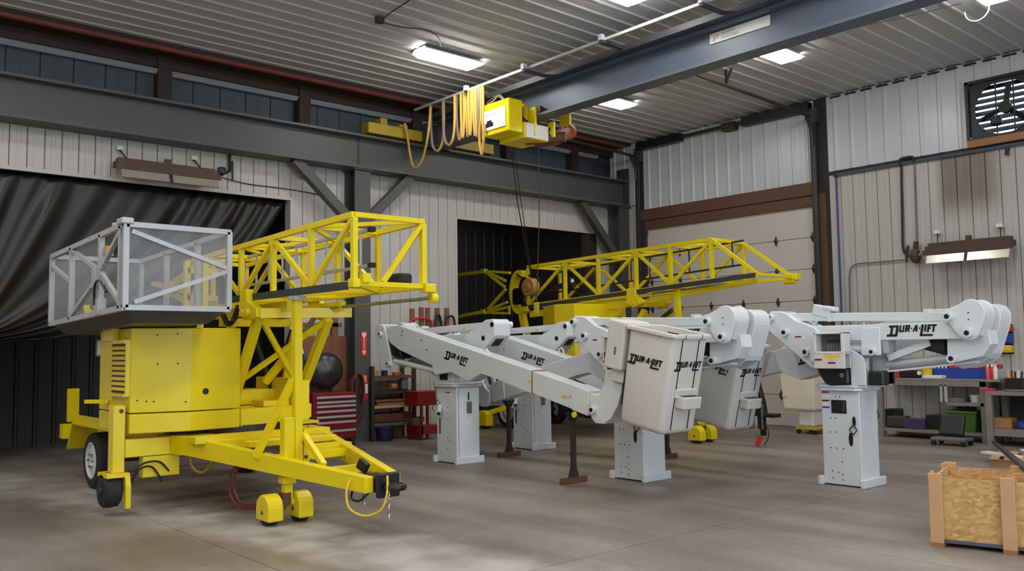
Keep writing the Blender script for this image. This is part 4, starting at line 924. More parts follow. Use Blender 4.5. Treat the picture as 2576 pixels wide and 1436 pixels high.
    logo(lo, (-1.20+.52, .237, 1.80) if False else (-.62, .2375, 1.792), (-1, 0, 0), (0, 0, 1), .50)
    MB().bb(-.52, -.30, .232, .252, 1.47, 1.775).build('boom_ear', 'white', lo, bev=.006); pin(-.435, 1.51, .252, 1, .03)
    MB().bb(-.60, -.54, .05, .22, 1.50, 1.64).build('boom_gusset', 'galv', lo); MB().bb(-.30, -.26, .09, .15, 1.81, 1.85).build('lifting_eye', 'white', lo, bev=.01)
    link = MB().bar((.82, .14, 1.935), (-1.27, .14, 1.868), .12, .095).build('link_tube', 'white', T, bev=.006)
    for x in (.12, -.98): MB().bar((x, .14, 1.91), (x-.05, .14, 1.91), .128, .10).build('link_collar', 'white', T)
    MB().bb(.05, .10, .07, .078, 1.88, 1.905).build('decal', 'yellow_tag', T)
    rs = [L4(1940, 783), L4(1966, 783), L4(1980, 788), L4(2005, 806), L4(2050, 822), L4(2062, 838), L4(2062, 925), L4(2044, 927), L4(1987, 878), L4(1934, 832), L4(1931, 795)]
    ri = MB().prism(rs, 'y', -.03, .265).build('riser', 'white', T, bev=.012)
    for q in ((1941, 799), (1978, 836), (2031, 885)): x, z = L4(*q); pin(x, z, .265, 1); 
    for q in ((1941, 799), (1978, 836)): x, z = L4(*q); MB().cyl((x, -.036, z), (x, -.03, z), .036, 14).build('pin', 'pin', T)
    a, b = Vector((L4(1987, 878)[0], .115, L4(1987, 878)[1])), Vector((L4(1934, 832)[0], .115, L4(1934, 832)[1])); d = (b-a); nrm = Vector((d.z, 0, -d.x)).normalized(); nrm = nrm if nrm.z < 0 else -nrm
    c = a+d*.62+nrm*.002; MB().bar(c-d.normalized()*.075, c+d.normalized()*.075, .14, .01, nrm).build('riser_opening', 'black', ri, bev=.004)
    # elbow: two housings side by side
    en = [(-1.20, 1.88), (-1.24, 1.935), (-1.36, 1.985), (-1.43, 2.025), (-1.50, 2.035), (-1.56, 2.01), (-1.605, 1.95), (-1.615, 1.87), (-1.58, 1.75), (-1.53, 1.65), (-1.45, 1.62), (-1.36, 1.66), (-1.27, 1.79)]
    en = round_poly(en)
    MB().prism(en, 'y', .245, .275).build('elbow_plate', 'white', T, bev=.006); MB().prism(en, 'y', .0, .03).build('elbow_plate', 'white', T, bev=.006)
    sk = [(x*.985-.022, z-.012) for x, z in en[6:27]]; MB().prism(sk+[(-1.50, 1.72), (-1.40, 1.86)], 'y', .03, .245).build('elbow_skin', 'white', T)
    pin(-1.265, 1.868, .275, 1); pin(-1.452, 1.695, .275, 1)
    for z in (1.90, 1.83): MB().cyl((-1.46, .275, z), (-1.46, .279, z), .008, 6).build('bolt', 'iron', T)
    lower = [(-1.24, 1.66), (-1.19, 1.63), (-1.185, 1.45), (-1.23, 1.385), (-1.53, 1.455), (-1.62, 1.58), (-1.60, 1.72), (-1.45, 1.70)]
    MB().prism(lower, 'y', .13, .16).build('elbow_plate', 'white', T, bev=.006); MB().prism(lower, 'y', -.04, -.01).build('elbow_plate', 'white', T, bev=.006)
    MB().prism([(-1.60, 1.72), (-1.62, 1.58), (-1.53, 1.455), (-1.50, 1.47), (-1.585, 1.59), (-1.57, 1.70)], 'y', -.01, .13).build('elbow_skin', 'white', T)
    pin(-1.24, 1.435, .16, 1)
    ef = [(-1.34, 1.90), (-1.42, 1.975), (-1.50, 2.0), (-1.59, 1.975), (-1.64, 1.90), (-1.63, 1.78), (-1.57, 1.60), (-1.50, 1.43), (-1.30, 1.33), (-1.20, 1.34), (-1.17, 1.42)]
    ef = round_poly(ef)
    MB().prism(ef, 'y', -.362, -.335).build('elbow_plate', 'white', T, bev=.006); MB().prism(ef, 'y', -.09, -.06).build('elbow_plate', 'white', T, bev=.006)
    MB().prism([(x*.99-.012, z) for x, z in ef[3:22]]+[(-1.47, 1.52), (-1.54, 1.72)], 'y', -.335, -.09).build('elbow_skin', 'white', T)
    for q in ((964-4, 840), (980, 914)): x, z = L1(*q); pin(x+.02, z, -.362, -1, .028)
    MB().prism([(-1.36, 1.84), (-1.18, 1.66), (-1.0, 1.58), (-.92, 1.50), (-1.05, 1.46), (-1.22, 1.52)], 'y', -.33, -.12).build('hose_pack', 'black', T, bev=.02)
    MB().prism([(-1.16, 1.66), (-1.0, 1.64), (-.86, 1.60), (-.88, 1.54), (-1.02, 1.50), (-1.17, 1.47)], 'y', .02, .12).build('hose_pack', 'black', T, bev=.03)
    # cylinders
    MB().cyl((-.50, .06, 1.36), (-1.24, .06, 1.435), .052, 18).build('lift_cylinder', 'galv', T, smooth=True)
    MB().bar((-.5, .06, 1.29), (-1.45, .06, 1.40), .10, .02).build('cylinder_tray', 'white', T)
    MB().bar((-.55, .1, 1.44), (-1.0, .1, 1.60), .10, .07).build('support_arm', 'white', T)
    a, b = L1(984, 908), L1(1090, 934); MB().cyl((a[0], -.28, a[1]), (b[0], -.28, b[1]), .04, 16).build('boom_cylinder', 'white', T, smooth=True)
    # --- upper boom
    ub = [L1(966, 832), L1(983, 820), L1(1005, 819), L1(1022, 825), L1(1338, 932), L1(1338, 991), L1(1236, 949), L1(1208, 940), L1(1178, 958), L1(1133, 936), L1(1092, 943), L1(1086, 919), L1(1003, 880), L1(980, 862)]
    ubo = MB().prism(ub, 'y', -.345, -.11).build('upper_boom', 'white', T, bev=.006)
    d = Vector((L1(1338, 932)[0]-L1(1022, 825)[0], 0, L1(1338, 932)[1]-L1(1022, 825)[1])).normalized(); un = Vector((-d.z, 0, d.x))
    x, z = L1(1122, 882); logo(ubo, (x, -.3475, z), d, un, .50); logo(ubo, (x+.50, -.1075, z-.11), -d, un, .50)
    b2 = [L1(1338, 934), L1(1442, 970), L1(1440, 1030), L1(1338, 989)]; MB().prism(b2, 'y', -.34, -.115).build('boom_extension', 'white', T, bev=.004)
    MB().prism([L1(1440, 968), L1(1482, 984), L1(1478, 1046), L1(1438, 1031)], 'y', -.352, -.10).build('boom_collar', 'white', T, bev=.006)
    MB().prism([L1(1478, 988), L1(1528, 1004), L1(1522, 1056), L1(1476, 1038)], 'y', -.325, -.13).build('boom_tip', 'white', T, bev=.006)
    MB().prism([L1(1337, 931), L1(1339, 932), L1(1338, 991), L1(1336, 991)], 'y', -.3475, -.11).build('joint_line', 'motor', T)
    for q in ((1327, 958), (1414, 995)): x, z = L1(*q); MB().bar((x, -.3475, z), (x+.07, -.3475, z-.015), .003, .025).build('decal', 'yellow_tag', T)
    for q in ((1432, 992), (1428, 1018)): x, z = L1(*q); MB().cyl((x, -.36, z), (x, -.35, z), .024, 12).build('bolt', 'white', T)
    x, z = L1(1205, 885); MB().tube([(x-.06, -.22, z-.06), (x-.05, -.22, z+.02), (x, -.22, z+.04), (x+.04, -.22, z), (x+.06, -.22, z-.08)], .012, 6).build('lifting_eye', 'white', T)
    mb = MB()
    for q in ((1010, 843), (1060, 856), (1073, 880), (1012, 833)): x, z = L1(*q); mb.cyl((x, -.352, z), (x, -.345, z), .012, 6)
    mb.build('bolt_holes', 'iron', T)
    # --- bucket bracket, bucket and cover
    bkp = [L1(1488, 1015), L1(1500, 1006), L1(1514, 988), L1(1522, 960), L1(1526, 930), L1(1570, 935), L1(1566, 985), L1(1556, 1022), L1(1540, 1052), L1(1522, 1066), L1(1500, 1064), L1(1490, 1050)]
    MB().prism(bkp, 'y', -.37, -.34).build('bucket_bracket', 'white', T, bev=.006); MB().prism(bkp, 'y', -.12, -.09).build('bucket_bracket', 'white', T, bev=.006)
    MB().prism(bkp[4:10]+[L1(1535, 1010)], 'y', -.34, -.12).build('bracket_skin', 'white', T)
    x, z = L1(1497, 1030); pin(x, z, -.37, -1, .035)
    tube(T, 'bracket_hose', cat_pts([(*((lambda q: (q[0], -.25, q[1]))(L1(px, py))),) for px, py in ((1492, 1004), (1508, 996), (1519, 972), (1520, 935), (1512, 905), (1510, 885))]), .028, 'black')
    th = math.radians(11.0); ex, ez = Vector((math.cos(th), 0, -math.sin(th))), Vector((math.sin(th), 0, math.cos(th))); ey = Vector((0, 1, 0))
    q = L1(1583, 817, 7.20); O = Vector((q[0], -.205, q[1]))            # top corner, centre in y
    W, D, Hh = .63, .60, 1.07
    def BK(u, v, h): return O+ex*u+ey*v+ez*h
    def ring(u0, u1, v, h, r=.06, n=4):
        out = []
        for cx, cy, a0 in ((u1-r, v-r, 0), (u0+r, v-r, 1), (u0+r, -v+r, 2), (u1-r, -v+r, 3)):
            for k in range(n+1): a = (a0+k/n)*math.pi/2; out.append(BK(cx+r*math.cos(a), cy+r*math.sin(a), h))
        return out
    prof = [(.035, W-.05, .25, -Hh), (.015, W-.03, .275, -Hh+.02), (.005, W-.02, .285, -Hh+.06), (.0, W-.012, .29, -.55), (0, W-.005, .297, -.04), (-.035, W+.03, .328, -.04), (-.04, W+.035, .334, -.02), (-.03, W+.028, .326, 0), (-.012, W+.012, .31, .004), (.012, W-.018, .283, -.004), (.015, W-.03, .28, -.5), (.03, W-.05, .25, -Hh+.05)]
    vs = []; fs = []; n = 20
    for u0, u1, v, h in prof: vs += ring(u0, u1, v, h)
    for i in range(len(prof)-1): fs += [(i*n+k, i*n+(k+1) % n, (i+1)*n+(k+1) % n, (i+1)*n+k) for k in range(n)]
    fs += [tuple(range(n))[::-1], tuple(range((len(prof)-1)*n, len(prof)*n))]
    bu = MB().add(vs, fs).build('bucket', 'bucket', T, smooth=True)
    logo(bu, BK(.07, -.2985, -.30), ex, ez, .44); logo(bu, BK(W-.006, -.20, -.29), ey, ez, .42)
    for v in (-.15, .13):
        b = MB(); b.add([BK(W-.004+dx, v+dv, h) for h, dx in ((.0, .036), (-.04, .04), (-.06, .003), (-Hh+.05, -.011)) for dv in (-.007, .007)], [(0, 2, 3, 1), (2, 4, 5, 3), (4, 6, 7, 5)]); b.f += [f[::-1] for f in b.f]; b.build('strap', 'black', bu)
    def bbx(u0, u1, v0, v1, h0, h1): b = MB().bb(u0, u1, v0, v1, h0, h1); b.v = [BK(*v) for v in b.v]; return b
    st = MB(); st.bb(0, 0, 0, 0, 0, 0); st = MB()
    bbx(W-.02, W+.10, -.13, .17, -.78, -.65).build('step_pocket', 'bucket', bu, bev=.014, seg=2); bbx(W+.005, W+.082, -.11, .15, -.70, -.6485).build('step_opening', 'rail', bu)
    bbx(W-.02, W+.006, -.16, .20, -.68, -.58).build('step_collar', 'bucket', bu, bev=.02, seg=2)
    bbx(.06, .36, .277, .281, -.12, -.05).build('decal', 'paper', bu); bbx(.08, .24, .275, .279, -.07, -.055).build('decal', 'red', bu)
    bbx(-.30, -.05, -.30, .12, -.52, .02).build('control_cover', 'bucket', T, bev=.02, seg=2); bbx(-.17, -.14, -.303, -.299, -.36, -.27).build('cover_slot', 'greyplastic', T, bev=.006)
    bbx(-.24, -.06, -.22, .08, -.66, -.52).build('mount_block', 'white', T, bev=.006); bbx(-.06, .02, -.2, .1, -.9, -.2).build('mount_plate', 'black', T)
    # --- valve box at the pedestal controls (+y side)
    cb = MB(); x1, x0 = -(AY(2046, 880, 9.12).x-C4[0]), -(AY(2122, 880, 9.12).x-C4[0]); z0, z1 = AY(2080, 926, 9.12).z, AY(2080, 836, 9.12).z
    fb = MB(); y0, y1 = .30, .46
    fb.bb(x0, x1, y0, y0+.012, z0, z1); fb.bb(x0, x1, y0, y1, z1-.02, z1); fb.bb(x0, x0+.035, y0, y1, z0+.17, z1); fb.bb(x1-.03, x1, y0, y1, z0+.17, z1); fb.bb(x0, x1, y0, y1, z0+.155, z0+.185); fb.bb(x0-.005, x1, y1-.03, y1, z0-.005, z0+.17)
    vb = fb.build('valve_box', 'bucket', T, bev=.006); MB().bb(x0+.036, x1-.031, y0+.013, y0+.02, z0+.186, z1-.021).build('valve_panel', 'greyplastic', vb)
    for i in range(6):
        x = x0+.055+i*.032; MB().cyl((x, y1-.08, z0+.19), (x, y1-.06, z0+.29), .006, 6).build('lever', 'steel', vb); MB().cyl((x, y1-.06, z0+.28), (x, y1-.055, z0+.325), .010, 8).build('lever_knob', 'black', vb)
        MB().bb(x-.012, x+.012, y1, y1+.002, z0+.115, z0+.155).build('decal', 'yellow_tag', vb)
    MB().bb(x1-.10, x1-.01, y1, y1+.002, z0+.085, z0+.105).build('decal', 'red', vb); MB().bb(x0+.10, x0+.19, y1, y1+.002, z0+.05, z0+.07).build('decal', 'red', vb); MB().bb(x0+.12, x0+.19, y1, y1+.002, z0+.093, z0+.103).build('decal', 'yellow_tag', vb)
    MB().bb(-.03, .29, .262, .31, 1.40, 1.70).build('valve_mount', 'white', T)
    MB().bb(.42, .50, .266, .268, 1.685, 1.70).build('decal', 'red', T); MB().bb(.36, .41, .266, .268, 1.65, 1.71).build('decal', 'paper', T)
    return T
T1 = lift_proto()
T2, T3, T4 = copy_tree(T1), copy_tree(T1), copy_tree(T1)
for t_, c_, rz, lb in ((T1, C1, 0, 'leftmost white lift, boom sloping down to the nearest bucket in front'), (T2, C2, 0, 'white lift behind the leftmost one, its bucket partly hidden by the nearest bucket'),
                       (T3, C3, math.pi, 'white lift behind the nearest bucket, elbow on the right, pedestal under that bucket'), (T4, C4, math.pi, 'rightmost white lift, with an open box of levers facing the viewer')):
    t_.location = (c_[0], c_[1], 0); t_.rotation_euler.z = rz; t_['label'] = lb; ORG[t_.name] = (c_[0], c_[1], 0)
# the second lift's upper boom rests a little lower
rot = Matrix.Translation((-1.3, 0, 1.6)) @ Matrix.Rotation(math.radians(1.25), 4, 'Y') @ Matrix.Translation((1.3, 0, -1.6))
for ch in T2.children:
    if ch.type == 'MESH' and (ch.name.startswith('upper_boom') or min(v.co.x for v in ch.data.vertices) > 1.0): ch.matrix_local = rot
# lamp bracket on the rightmost lift only
k = C4
def w4(px, py, y=9.42): return AY(px, py, y)
def to4(m):
    m.v = [Vector((-(v.x-C4[0]), -(v.y-C4[1]), v.z)) for v in m.v]; o = m
    return o
def part4(m, name, mt, bev=0.):
    o = to4(m); me_o = Vector(ORG[T4.name]); o.v = [v+me_o for v in o.v]; return o.build(name, mt, T4, bev=bev)
p = w4(2070, 783); part4(MB().box(p, (.22, .10, .13), 0, .25), 'lamp_bracket', 'white', .012)
p = w4(2090, 776); part4(MB().box(p, (.14, .12, .05), 0, .2), 'lamp_bracket', 'white', .01)
part4(MB().bar(w4(2066, 792), w4(2046, 822), .03, .02), 'bracket_arm', 'white'); part4(MB().bar(w4(2046, 822), w4(2024, 815), .03, .02), 'bracket_arm', 'white')
# ---- boom stands
def stand(px, py, yb, ztop, rz, label):
    g = AZ(px, py); x, y = g.x, yb
    s = thing('boom_stand', (x, y, 0), label, 'stand', 'rusty boom stands')
    m = MB(); hw = .21
    m.box((x, y, .035), (.055, hw*2, .07)); m.build('foot_bar', 'rust', s, bev=.004)
    MB().prism([(y-.085, .07), (y+.085, .07), (y+.03, .22), (y-.03, .22)], 'x', x-.012, x+.012).build('gusset', 'iron', s)
    MB().bb(x-.026, x+.026, y-.026, y+.026, .07, ztop).build('upright', 'iron', s)
    MB().prism([(y-.10, ztop+.05), (y-.08, ztop+.06), (y-.03, ztop), (y+.03, ztop), (y+.08, ztop+.06), (y+.10, ztop+.05), (y+.03, ztop-.04), (y-.03, ztop-.04)], 'x', x-.03, x+.03).build('saddle', 'black', s)
stand(1460, 1212, 7.44, .775, 0, 'rusty boom stand under the boom of the leftmost lift')
stand(1303, 1145, 8.60, .775, 0, 'rusty boom stand between the two left pedestals')
stand(1710, 1150, 9.92, .775, 0, 'rusty boom stand right of the pedestal under the nearest bucket')
q = AY(1443, 1043, 7.30); MB().cyl(q, q+Vector((0, .02, 0)), .035, 16).build('reflector_disc', 'yellow', None, label='small yellow disc hanging under the leftmost boom collar', cat='disc')
# ================================================================ tool chest and clutter by the middle column
mat('drumgrey', (66, 66, 68), .32, .5, var=.15)
tcx0, tcy0, tcy1 = -12.72, 7.17, 7.63
a = AZ(880, 1127); 
tc = thing('tool_chest', (-12.9, 7.35, 0), 'red rolling tool chest with seven silver-handled drawers left of the column', 'tool chest')
x1 = -12.70; ya, yb_ = AX(790, 1000, x1).y, AX(897, 1000, x1).y; z0, z1 = .16, AX(840, 988, x1).z
MB().bb(x1-.50, x1, ya-.02, yb_, z0, z1).build('body', 'red', tc, bev=.008)
zs = [z1-.055]+[AX(840, py, x1).z for py in (1005, 1016, 1027, 1043, 1057, 1074, 1106)]
zz = [(AX(812, 995, x1).z, AX(812, 1007, x1).z), (AX(812, 1008, x1).z, AX(812, 1017, x1).z), (AX(812, 1018, x1).z, AX(812, 1030, x1).z), (AX(812, 1031, x1).z, AX(812, 1044, x1).z), (AX(812, 1045, x1).z, AX(812, 1058, x1).z), (AX(812, 1059, x1).z, AX(812, 1080, x1).z), (AX(812, 1081, x1).z, AX(812, 1106, x1).z)]
for t, b in zz:
    dw = MB().bb(x1, x1+.015, ya+.02, yb_-.02, b+.006, t-.004).build('drawer', 'red', tc, bev=.003); MB().bb(x1+.012, x1+.03, ya+.04, yb_-.03, t-.05, t-.015).build('handle', 'galv', dw)
for y in (ya+.05, yb_-.05):
    for x in (x1-.06, x1-.44): MB().cyl((x, y-.02, .06), (x, y+.02, .06), .06, 14).build('caster', 'black', tc); MB().bb(x-.03, x+.03, y-.03, y+.03, .06, .165).build('caster_fork', 'iron', tc)
# drum fan / grey round shade
c = AX(826, 932, -13.25)
gd = thing('grey_drum', (c.x, c.y, 1.0), 'round dark grey metal drum shell behind the red tool chest', 'drum')
rr = .30
MB().lathe([(.03, .10), (.05, .085), (.20, .05), (rr, -.03), (rr+.01, -.06), (rr+.01, -.30), (rr-.02, -.34), (.05, -.34)], c, 'x', 40).build('shell', 'drumgrey', gd, smooth=True)
MB().cyl(c+Vector((.08, 0, 0)), c+Vector((.11, 0, 0)), .035, 14).build('hub', 'iron', gd)
bar(gd, 'stand_leg', (c.x-.2, c.y-.25, 0), (c.x-.15, c.y-.12, c.z), .05, .05, 'iron'); bar(gd, 'stand_leg', (c.x-.2, c.y+.22, 0), (c.x-.15, c.y+.12, c.z), .05, .05, 'iron')
# brown board behind
pb = thing('plywood_board', (-13.6, 7.2, 0), 'brown wooden panel board leaning on the wall left of the column', 'board')
p0, p1 = AX(752, 845, -13.62), AX(872, 845, -13.62); MB().bb(-13.66, -13.62, p0.y, p1.y, .3, p0.z).build('board', 'woodred', pb); MB().bb(-13.66, -13.61, AX(835, 845, -13.62).y, AX(850, 845, -13.62).y, 0, AX(840, 800, -13.62).z).build('upright', 'woodred', pb)
MB().bb(-13.66, -13.61, p0.y, p1.y-.1, AX(800, 822, -13.62).z, AX(800, 812, -13.62).z).build('rail', 'woodred', pb); MB().bb(-13.66, -13.61, p0.y, p0.y+.06, 0, p0.z).build('upright', 'woodred', pb)
for px, py, m in ((758, 880, 'paper'), (766, 900, 'blue')): MB().box(AX(px, py, -13.60), (.03, .05, .14), 0, 0, .3).build('glue_bottle', m, None, label='small white bottle hanging on the brown board' if m == 'paper' else 'small blue bottle hanging on the brown board', cat='bottle')
# column sign, hose and extinguisher
cxf = -13.343
sgn = thing('extinguisher_sign', AX(915, 897, cxf), 'red fire extinguisher arrow sign on the grey column', 'sign')
p0, p1 = AX(908, 896, cxf), AX(923, 833, cxf); MB().bb(cxf, cxf+.006, p0.y, p1.y, p0.z, p1.z).build('plate', 'brightred', sgn)
yc = (p0.y+p1.y)/2; zl = p0.z; hh = p1.z-p0.z
mb = MB(); mb.add([(cxf+.0075, yc+u, zl+v*hh) for u, v in ((-.016, .22), (-.045, .22), (0, .04), (.045, .22), (.016, .22), (.016, .76), (.045, .86), (.045, .95), (-.045, .95), (-.045, .86), (-.016, .76))], [tuple(range(11))]); mb.f = [f[::-1] for f in mb.f]; mb.build('arrow', 'paper', sgn)
mb = MB(); mb.add([(cxf+.008, yc+u, zl+v*hh) for u, v in ((-.007, .20), (.007, .20), (.007, .74), (-.007, .74))], [(0, 1, 2, 3)]); mb.build('arrow_line', 'brightred', sgn)
letters('FIRE', .035, lambda u, v: (cxf+.008, yc-.042+u, zl+.88*hh+v), 'lettering', sgn, 'brightred')
ex = AX(918, 1005, cxf+.10)
fe = thing('fire_extinguisher', ex, 'red fire extinguisher with orange top and white tag on the column', 'fire extinguisher')
eb, et = AX(920, 1006, cxf+.08), AX(915, 945, cxf+.08)
MB().lathe([(.03, 0), (.055, .01), (.06, .05), (.06, .30), (.045, .36), (.02, .385), (.02, .40)], (cxf+.08, ex.y, eb.z), 'z', 20).build('cylinder', 'brightred', fe, smooth=True)
MB().bb(cxf+.07, cxf+.145, ex.y-.055, ex.y+.02, eb.z+.30, eb.z+.43).build('head', 'orange', fe, bev=.01); MB().lathe([(.0612, 0), (.0615, .16)], (cxf+.08, ex.y, eb.z+.12), 'z', 20).build('label_band', 'paper', fe)
MB().bb(cxf, cxf+.03, ex.y-.03, ex.y+.03, eb.z+.05, eb.z+.3).build('bracket', 'iron', fe)
hs = thing('hose_coil', AX(880, 1050, -13.25), 'dark red air hose coil hanging on the column above the chest', 'hose')
hc = AX(893, 985, -13.22)
for k in range(4):
    pts = [AX(880+k*3, 960-k*2, -13.24+k*.02), AX(895+k*2, 942-k, -13.24+k*.02), AX(908+k*2, 955, -13.24+k*.02), AX(912+k, 1000, -13.24+k*.02), AX(906-k, 1050, -13.24+k*.02), AX(893-k*2, 1080-k*6, -13.24+k*.02), AX(884-k, 1040, -13.24+k*.02), AX(880+k*3, 960-k*2, -13.24+k*.02)]
    MB().tube(cat_pts(pts, 6), .018, 7).build('coil', 'hosered', hs, smooth=True)
# shelf rack with wood right of the column
sx = -13.25
rk = thing('shelf_rack', (sx-.2, 8.9, 0), 'low wooden shelf rack holding boards between the column and the first pedestal', 'shelf rack')
ry0, ry1 = AX(936, 1000, sx).y, AX(1046, 1000, sx).y
for py, m, t in ((945, 'rust', .05), (983, 'iron', .05), (1040, 'rust', .14), (1062, 'greyplastic', .06)):
    z = AX(990, py, sx).z; MB().bb(sx-.42, sx-.02, ry0, ry1, z-t, z).build('shelf', m, rk)
for y in (ry1-.02, ry0+.02): MB().bb(sx-.06, sx, y-.03, y+.03, 0, AX(990, 920, sx).z).build('upright', 'iron', rk); MB().bb(sx-.44, sx-.38, y-.03, y+.03, 0, AX(990, 920, sx).z).build('upright', 'iron', rk)
for i, (pa, pb_, py, th_, m) in enumerate(((940, 986, 1022, .05, 'pine'), (986, 1044, 1020, .05, 'pine'), (950, 1035, 1012, .04, 'wood'), (946, 1040, 1003, .04, 'woodred'))):
    q = AX(pa, py, sx); r = AX(pb_, py-4, sx); z = AX(990, 1028, sx).z+.02+(.0 if i < 2 else .055*(i-1))
    MB().bb(sx-.40, sx-.0, q.y, r.y, z, z+th_).build('plank', m, None, label=('light plank with rough end lying on the lower shelf near the column', 'light plank with rough end on the lower shelf near the grey pail', 'tan board on top of the two light planks', 'dark board at the top of the plank stack')[i], cat='plank', group='planks on the shelf rack')
zsh = AX(990, 945, sx).z
for (px, py, w, h, m, lb, ct) in ((941, 945, .13, .11, 'card', 'small white and brown carton on the top shelf beside the column', 'carton'), (967, 945, .07, .10, 'navy', 'small dark blue box on the top shelf', 'box'), (997, 945, .12, .06, 'motor', 'orange bundle on the top shelf under the boom cylinder', 'bundle')):
    q = AX(px, py, sx-.1); MB().box((q.x, q.y, zsh+h/2), (.12, w, h)).build(ct+'_item' if ct == 'bundle' else 'shelf_'+ct, m, None, bev=.006, label=lb, cat=ct)
zs2 = AX(990, 983, sx).z
q = AX(1018, 970, sx-.1); MB().bb(q.x-.06, q.x+.06, q.y-.08, q.y+.06, zs2, zs2+.24).build('plastic_jug', 'greyplastic', None, bev=.03, label='pale plastic jug on the middle shelf', cat='jug')
q = AX(988, 975, sx-.1); MB().cyl((q.x, q.y-.06, zs2+.07), (q.x, q.y+.06, zs2+.07), .065, 14).build('cable_spool', 'wood', None, label='small wooden spool on the middle shelf', cat='spool')
# buckets on floor
def pail(px, py, r, h, m, label, handle=True):
    g = AZ(px, py); o = thing('pail', g, label, 'pail', 'pails on the floor by the rack')
    MB().lathe([(r*.85, 0), (r, h), (r*1.04, h), (r*1.04, h-.025), (r*1.06, h-.03), (r*.97, h-.003), (r*.82, .02)], g, 'z', 24).build('body', m, o, smooth=True)
    if handle: MB().tube([g+Vector((0, r*math.cos(a), h-.03+r*.9*-abs(math.sin(a))*.6)) + Vector((r*.9*math.sin(a), 0, 0)) for a in [math.pi*k/10 for k in range(11)]], .005, 5).build('handle', 'steel', o)
    return o, g
pail(968, 1108, .165, .26, 'navy', 'dark blue pail on the floor beside the column')
o_, g_ = pail(1044, 1101, .17, .37, 'greyplastic', 'dark grey pail with white label in front of the red cart')
MB().bb(g_.x+.155, g_.x+.165, g_.y+.02, g_.y+.09, .10, .30).build('label', 'paper', o_)
g = AZ(941, 1107); MB().lathe([(.09, 0), (.10, .2), (.11, .21), (.09, .2)], g, 'z', 16).build('paint_can', 'bench', None, label='small brownish can between the column and blue pail', cat='can')
g = AZ(1005, 1098); MB().box((g.x-.1, g.y, .10), (.2, .26, .2)).build('cardboard_box', 'card', None, label='dim cardboard box between the blue and grey pails', cat='box')
# red cart behind the first pedestal
rc_ = thing('red_cart', (-12.9, 9.7, 0), 'red steel cabinet cart on legs behind the first pedestal', 'cart')
x = -12.75; y0_, y1_ = AX(1050, 1000, x).y, AX(1098, 1000, x).y; zt_, zb_c = AX(1070, 984, x).z, AX(1070, 1020, x).z
MB().bb(x-.4, x, y0_, y1_+.1, zb_c, zt_).build('cabinet', 'red', rc_, bev=.006)
for y in (y0_+.1, y1_+.07): MB().bb(x-.04, x, y-.02, y+.02, 0, zb_c).build('leg', 'red', rc_); MB().bb(x-.4, x-.36, y-.02, y+.02, 0, zb_c).build('leg', 'red', rc_)
MB().bb(x-.4, x, y0_+.05, y1_+.1, .10, .25).build('lower_tray', 'red', rc_)
# boards and hoses hung on the wall
for i, (px, py) in enumerate(((1036, 776), (1059, 773), (1075, 774), (1099, 775), (1123, 775))):
    q = AX(px, py, XA+.03); MB().bb(XA+.024, XA+.06, q.y-.045, q.y+.045, q.z-.85, q.z).build('wall_batten', 'woodred', None, label=('leftmost', 'second', 'middle', 'fourth', 'rightmost')[i]+' of five brown wooden battens on the wall above the leftmost lift', cat='batten', group='wooden battens on the wall')
for i, (pa, pb_, pt, m) in enumerate(((1030, 1088, 800, 'brightred'), (1092, 1112, 793, 'black'), (1118, 1146, 795, 'black'))):
    X_ = XA+.10; q = [AX(pa, 840, X_), AX(pa+4, pt+8, X_), AX((pa+pb_)/2, pt, X_), AX(pb_-4, pt+8, X_), AX(pb_, 850, X_), AX(pb_-6, 900, X_)]
    tube(None, 'hung_hose', cat_pts(q), .022, m, label=('red hose hung over the left wooden battens', 'black hose looped over the fourth batten', 'black hose looped over the rightmost batten')[i], cat='hose')
# heater over the near opening
def heater(name_label, place, flip):
    h = thing('radiant_heater', place(.5, 0, 0), name_label, 'heater', 'infrared heaters')
    def bx(u0, u1, d0, d1, z0, z1, nm, m, **k):
        b = MB(); vs = [place(u, d, z) for z in (z0, z1) for d in (d0, d1) for u in (u0, u1)]
        b.add(vs, [(0, 2, 3, 1), (4, 5, 7, 6), (0, 1, 5, 4), (2, 6, 7, 3), (0, 4, 6, 2), (1, 3, 7, 5)]); return b.build(nm, m, h, **k)
    bx(0, 1, .10, .34, .16, .26, 'housing', 'heater'); bx(.02, .98, .14, .28, .26, .32, 'top_shroud', 'heater')
    bx(-.02, 1.02, .34, .37, .10, .19, 'front_lip', 'heater')
    for a_, b_ in ((.03, .48), (.52, .99)):
        m = MB(); m.add([place(a_, .33, .10), place(b_, .33, .10), place(b_, .40, -.06), place(a_, .40, -.06), place(a_, .36, .10), place(b_, .36, .10), place(b_, .42, -.05), place(a_, .42, -.05)], [(0, 1, 2, 3), (7, 6, 5, 4), (0, 4, 5, 1), (2, 6, 7, 3), (1, 5, 6, 2), (3, 7, 4, 0)]); m.build('reflector', 'reflector', h)
    bx(.47, .53, .2, .26, .32, .40, 'vent_stub', 'heater')
    for u in (.12, .86): MB().bar(place(u, .2, .3), place(u-.05, .03, .52), .018, .018).build('hanger_strut', 'iron', h); MB().box(place(u-.05, .03, .54), (.09, .09, .06)).build('hanger_block', 'paper', h)
    return h
hy0, hy1 = AX(292, 430, -13.45).y, AX(545, 455, -13.45).y; hz = AX(292, 430, -13.45).z
heater('brown infrared heater with shiny reflectors on the wall above the near doorway', lambda u, d, z: Vector((XA+.03+d, hy0+(hy1-hy0)*u, hz-.06+z*.85)), 0)
gx = thing('gas_valve', AX(565, 430, XA+.1), 'dark gas valve and pipe cluster beside the heater over the near doorway', 'valve')
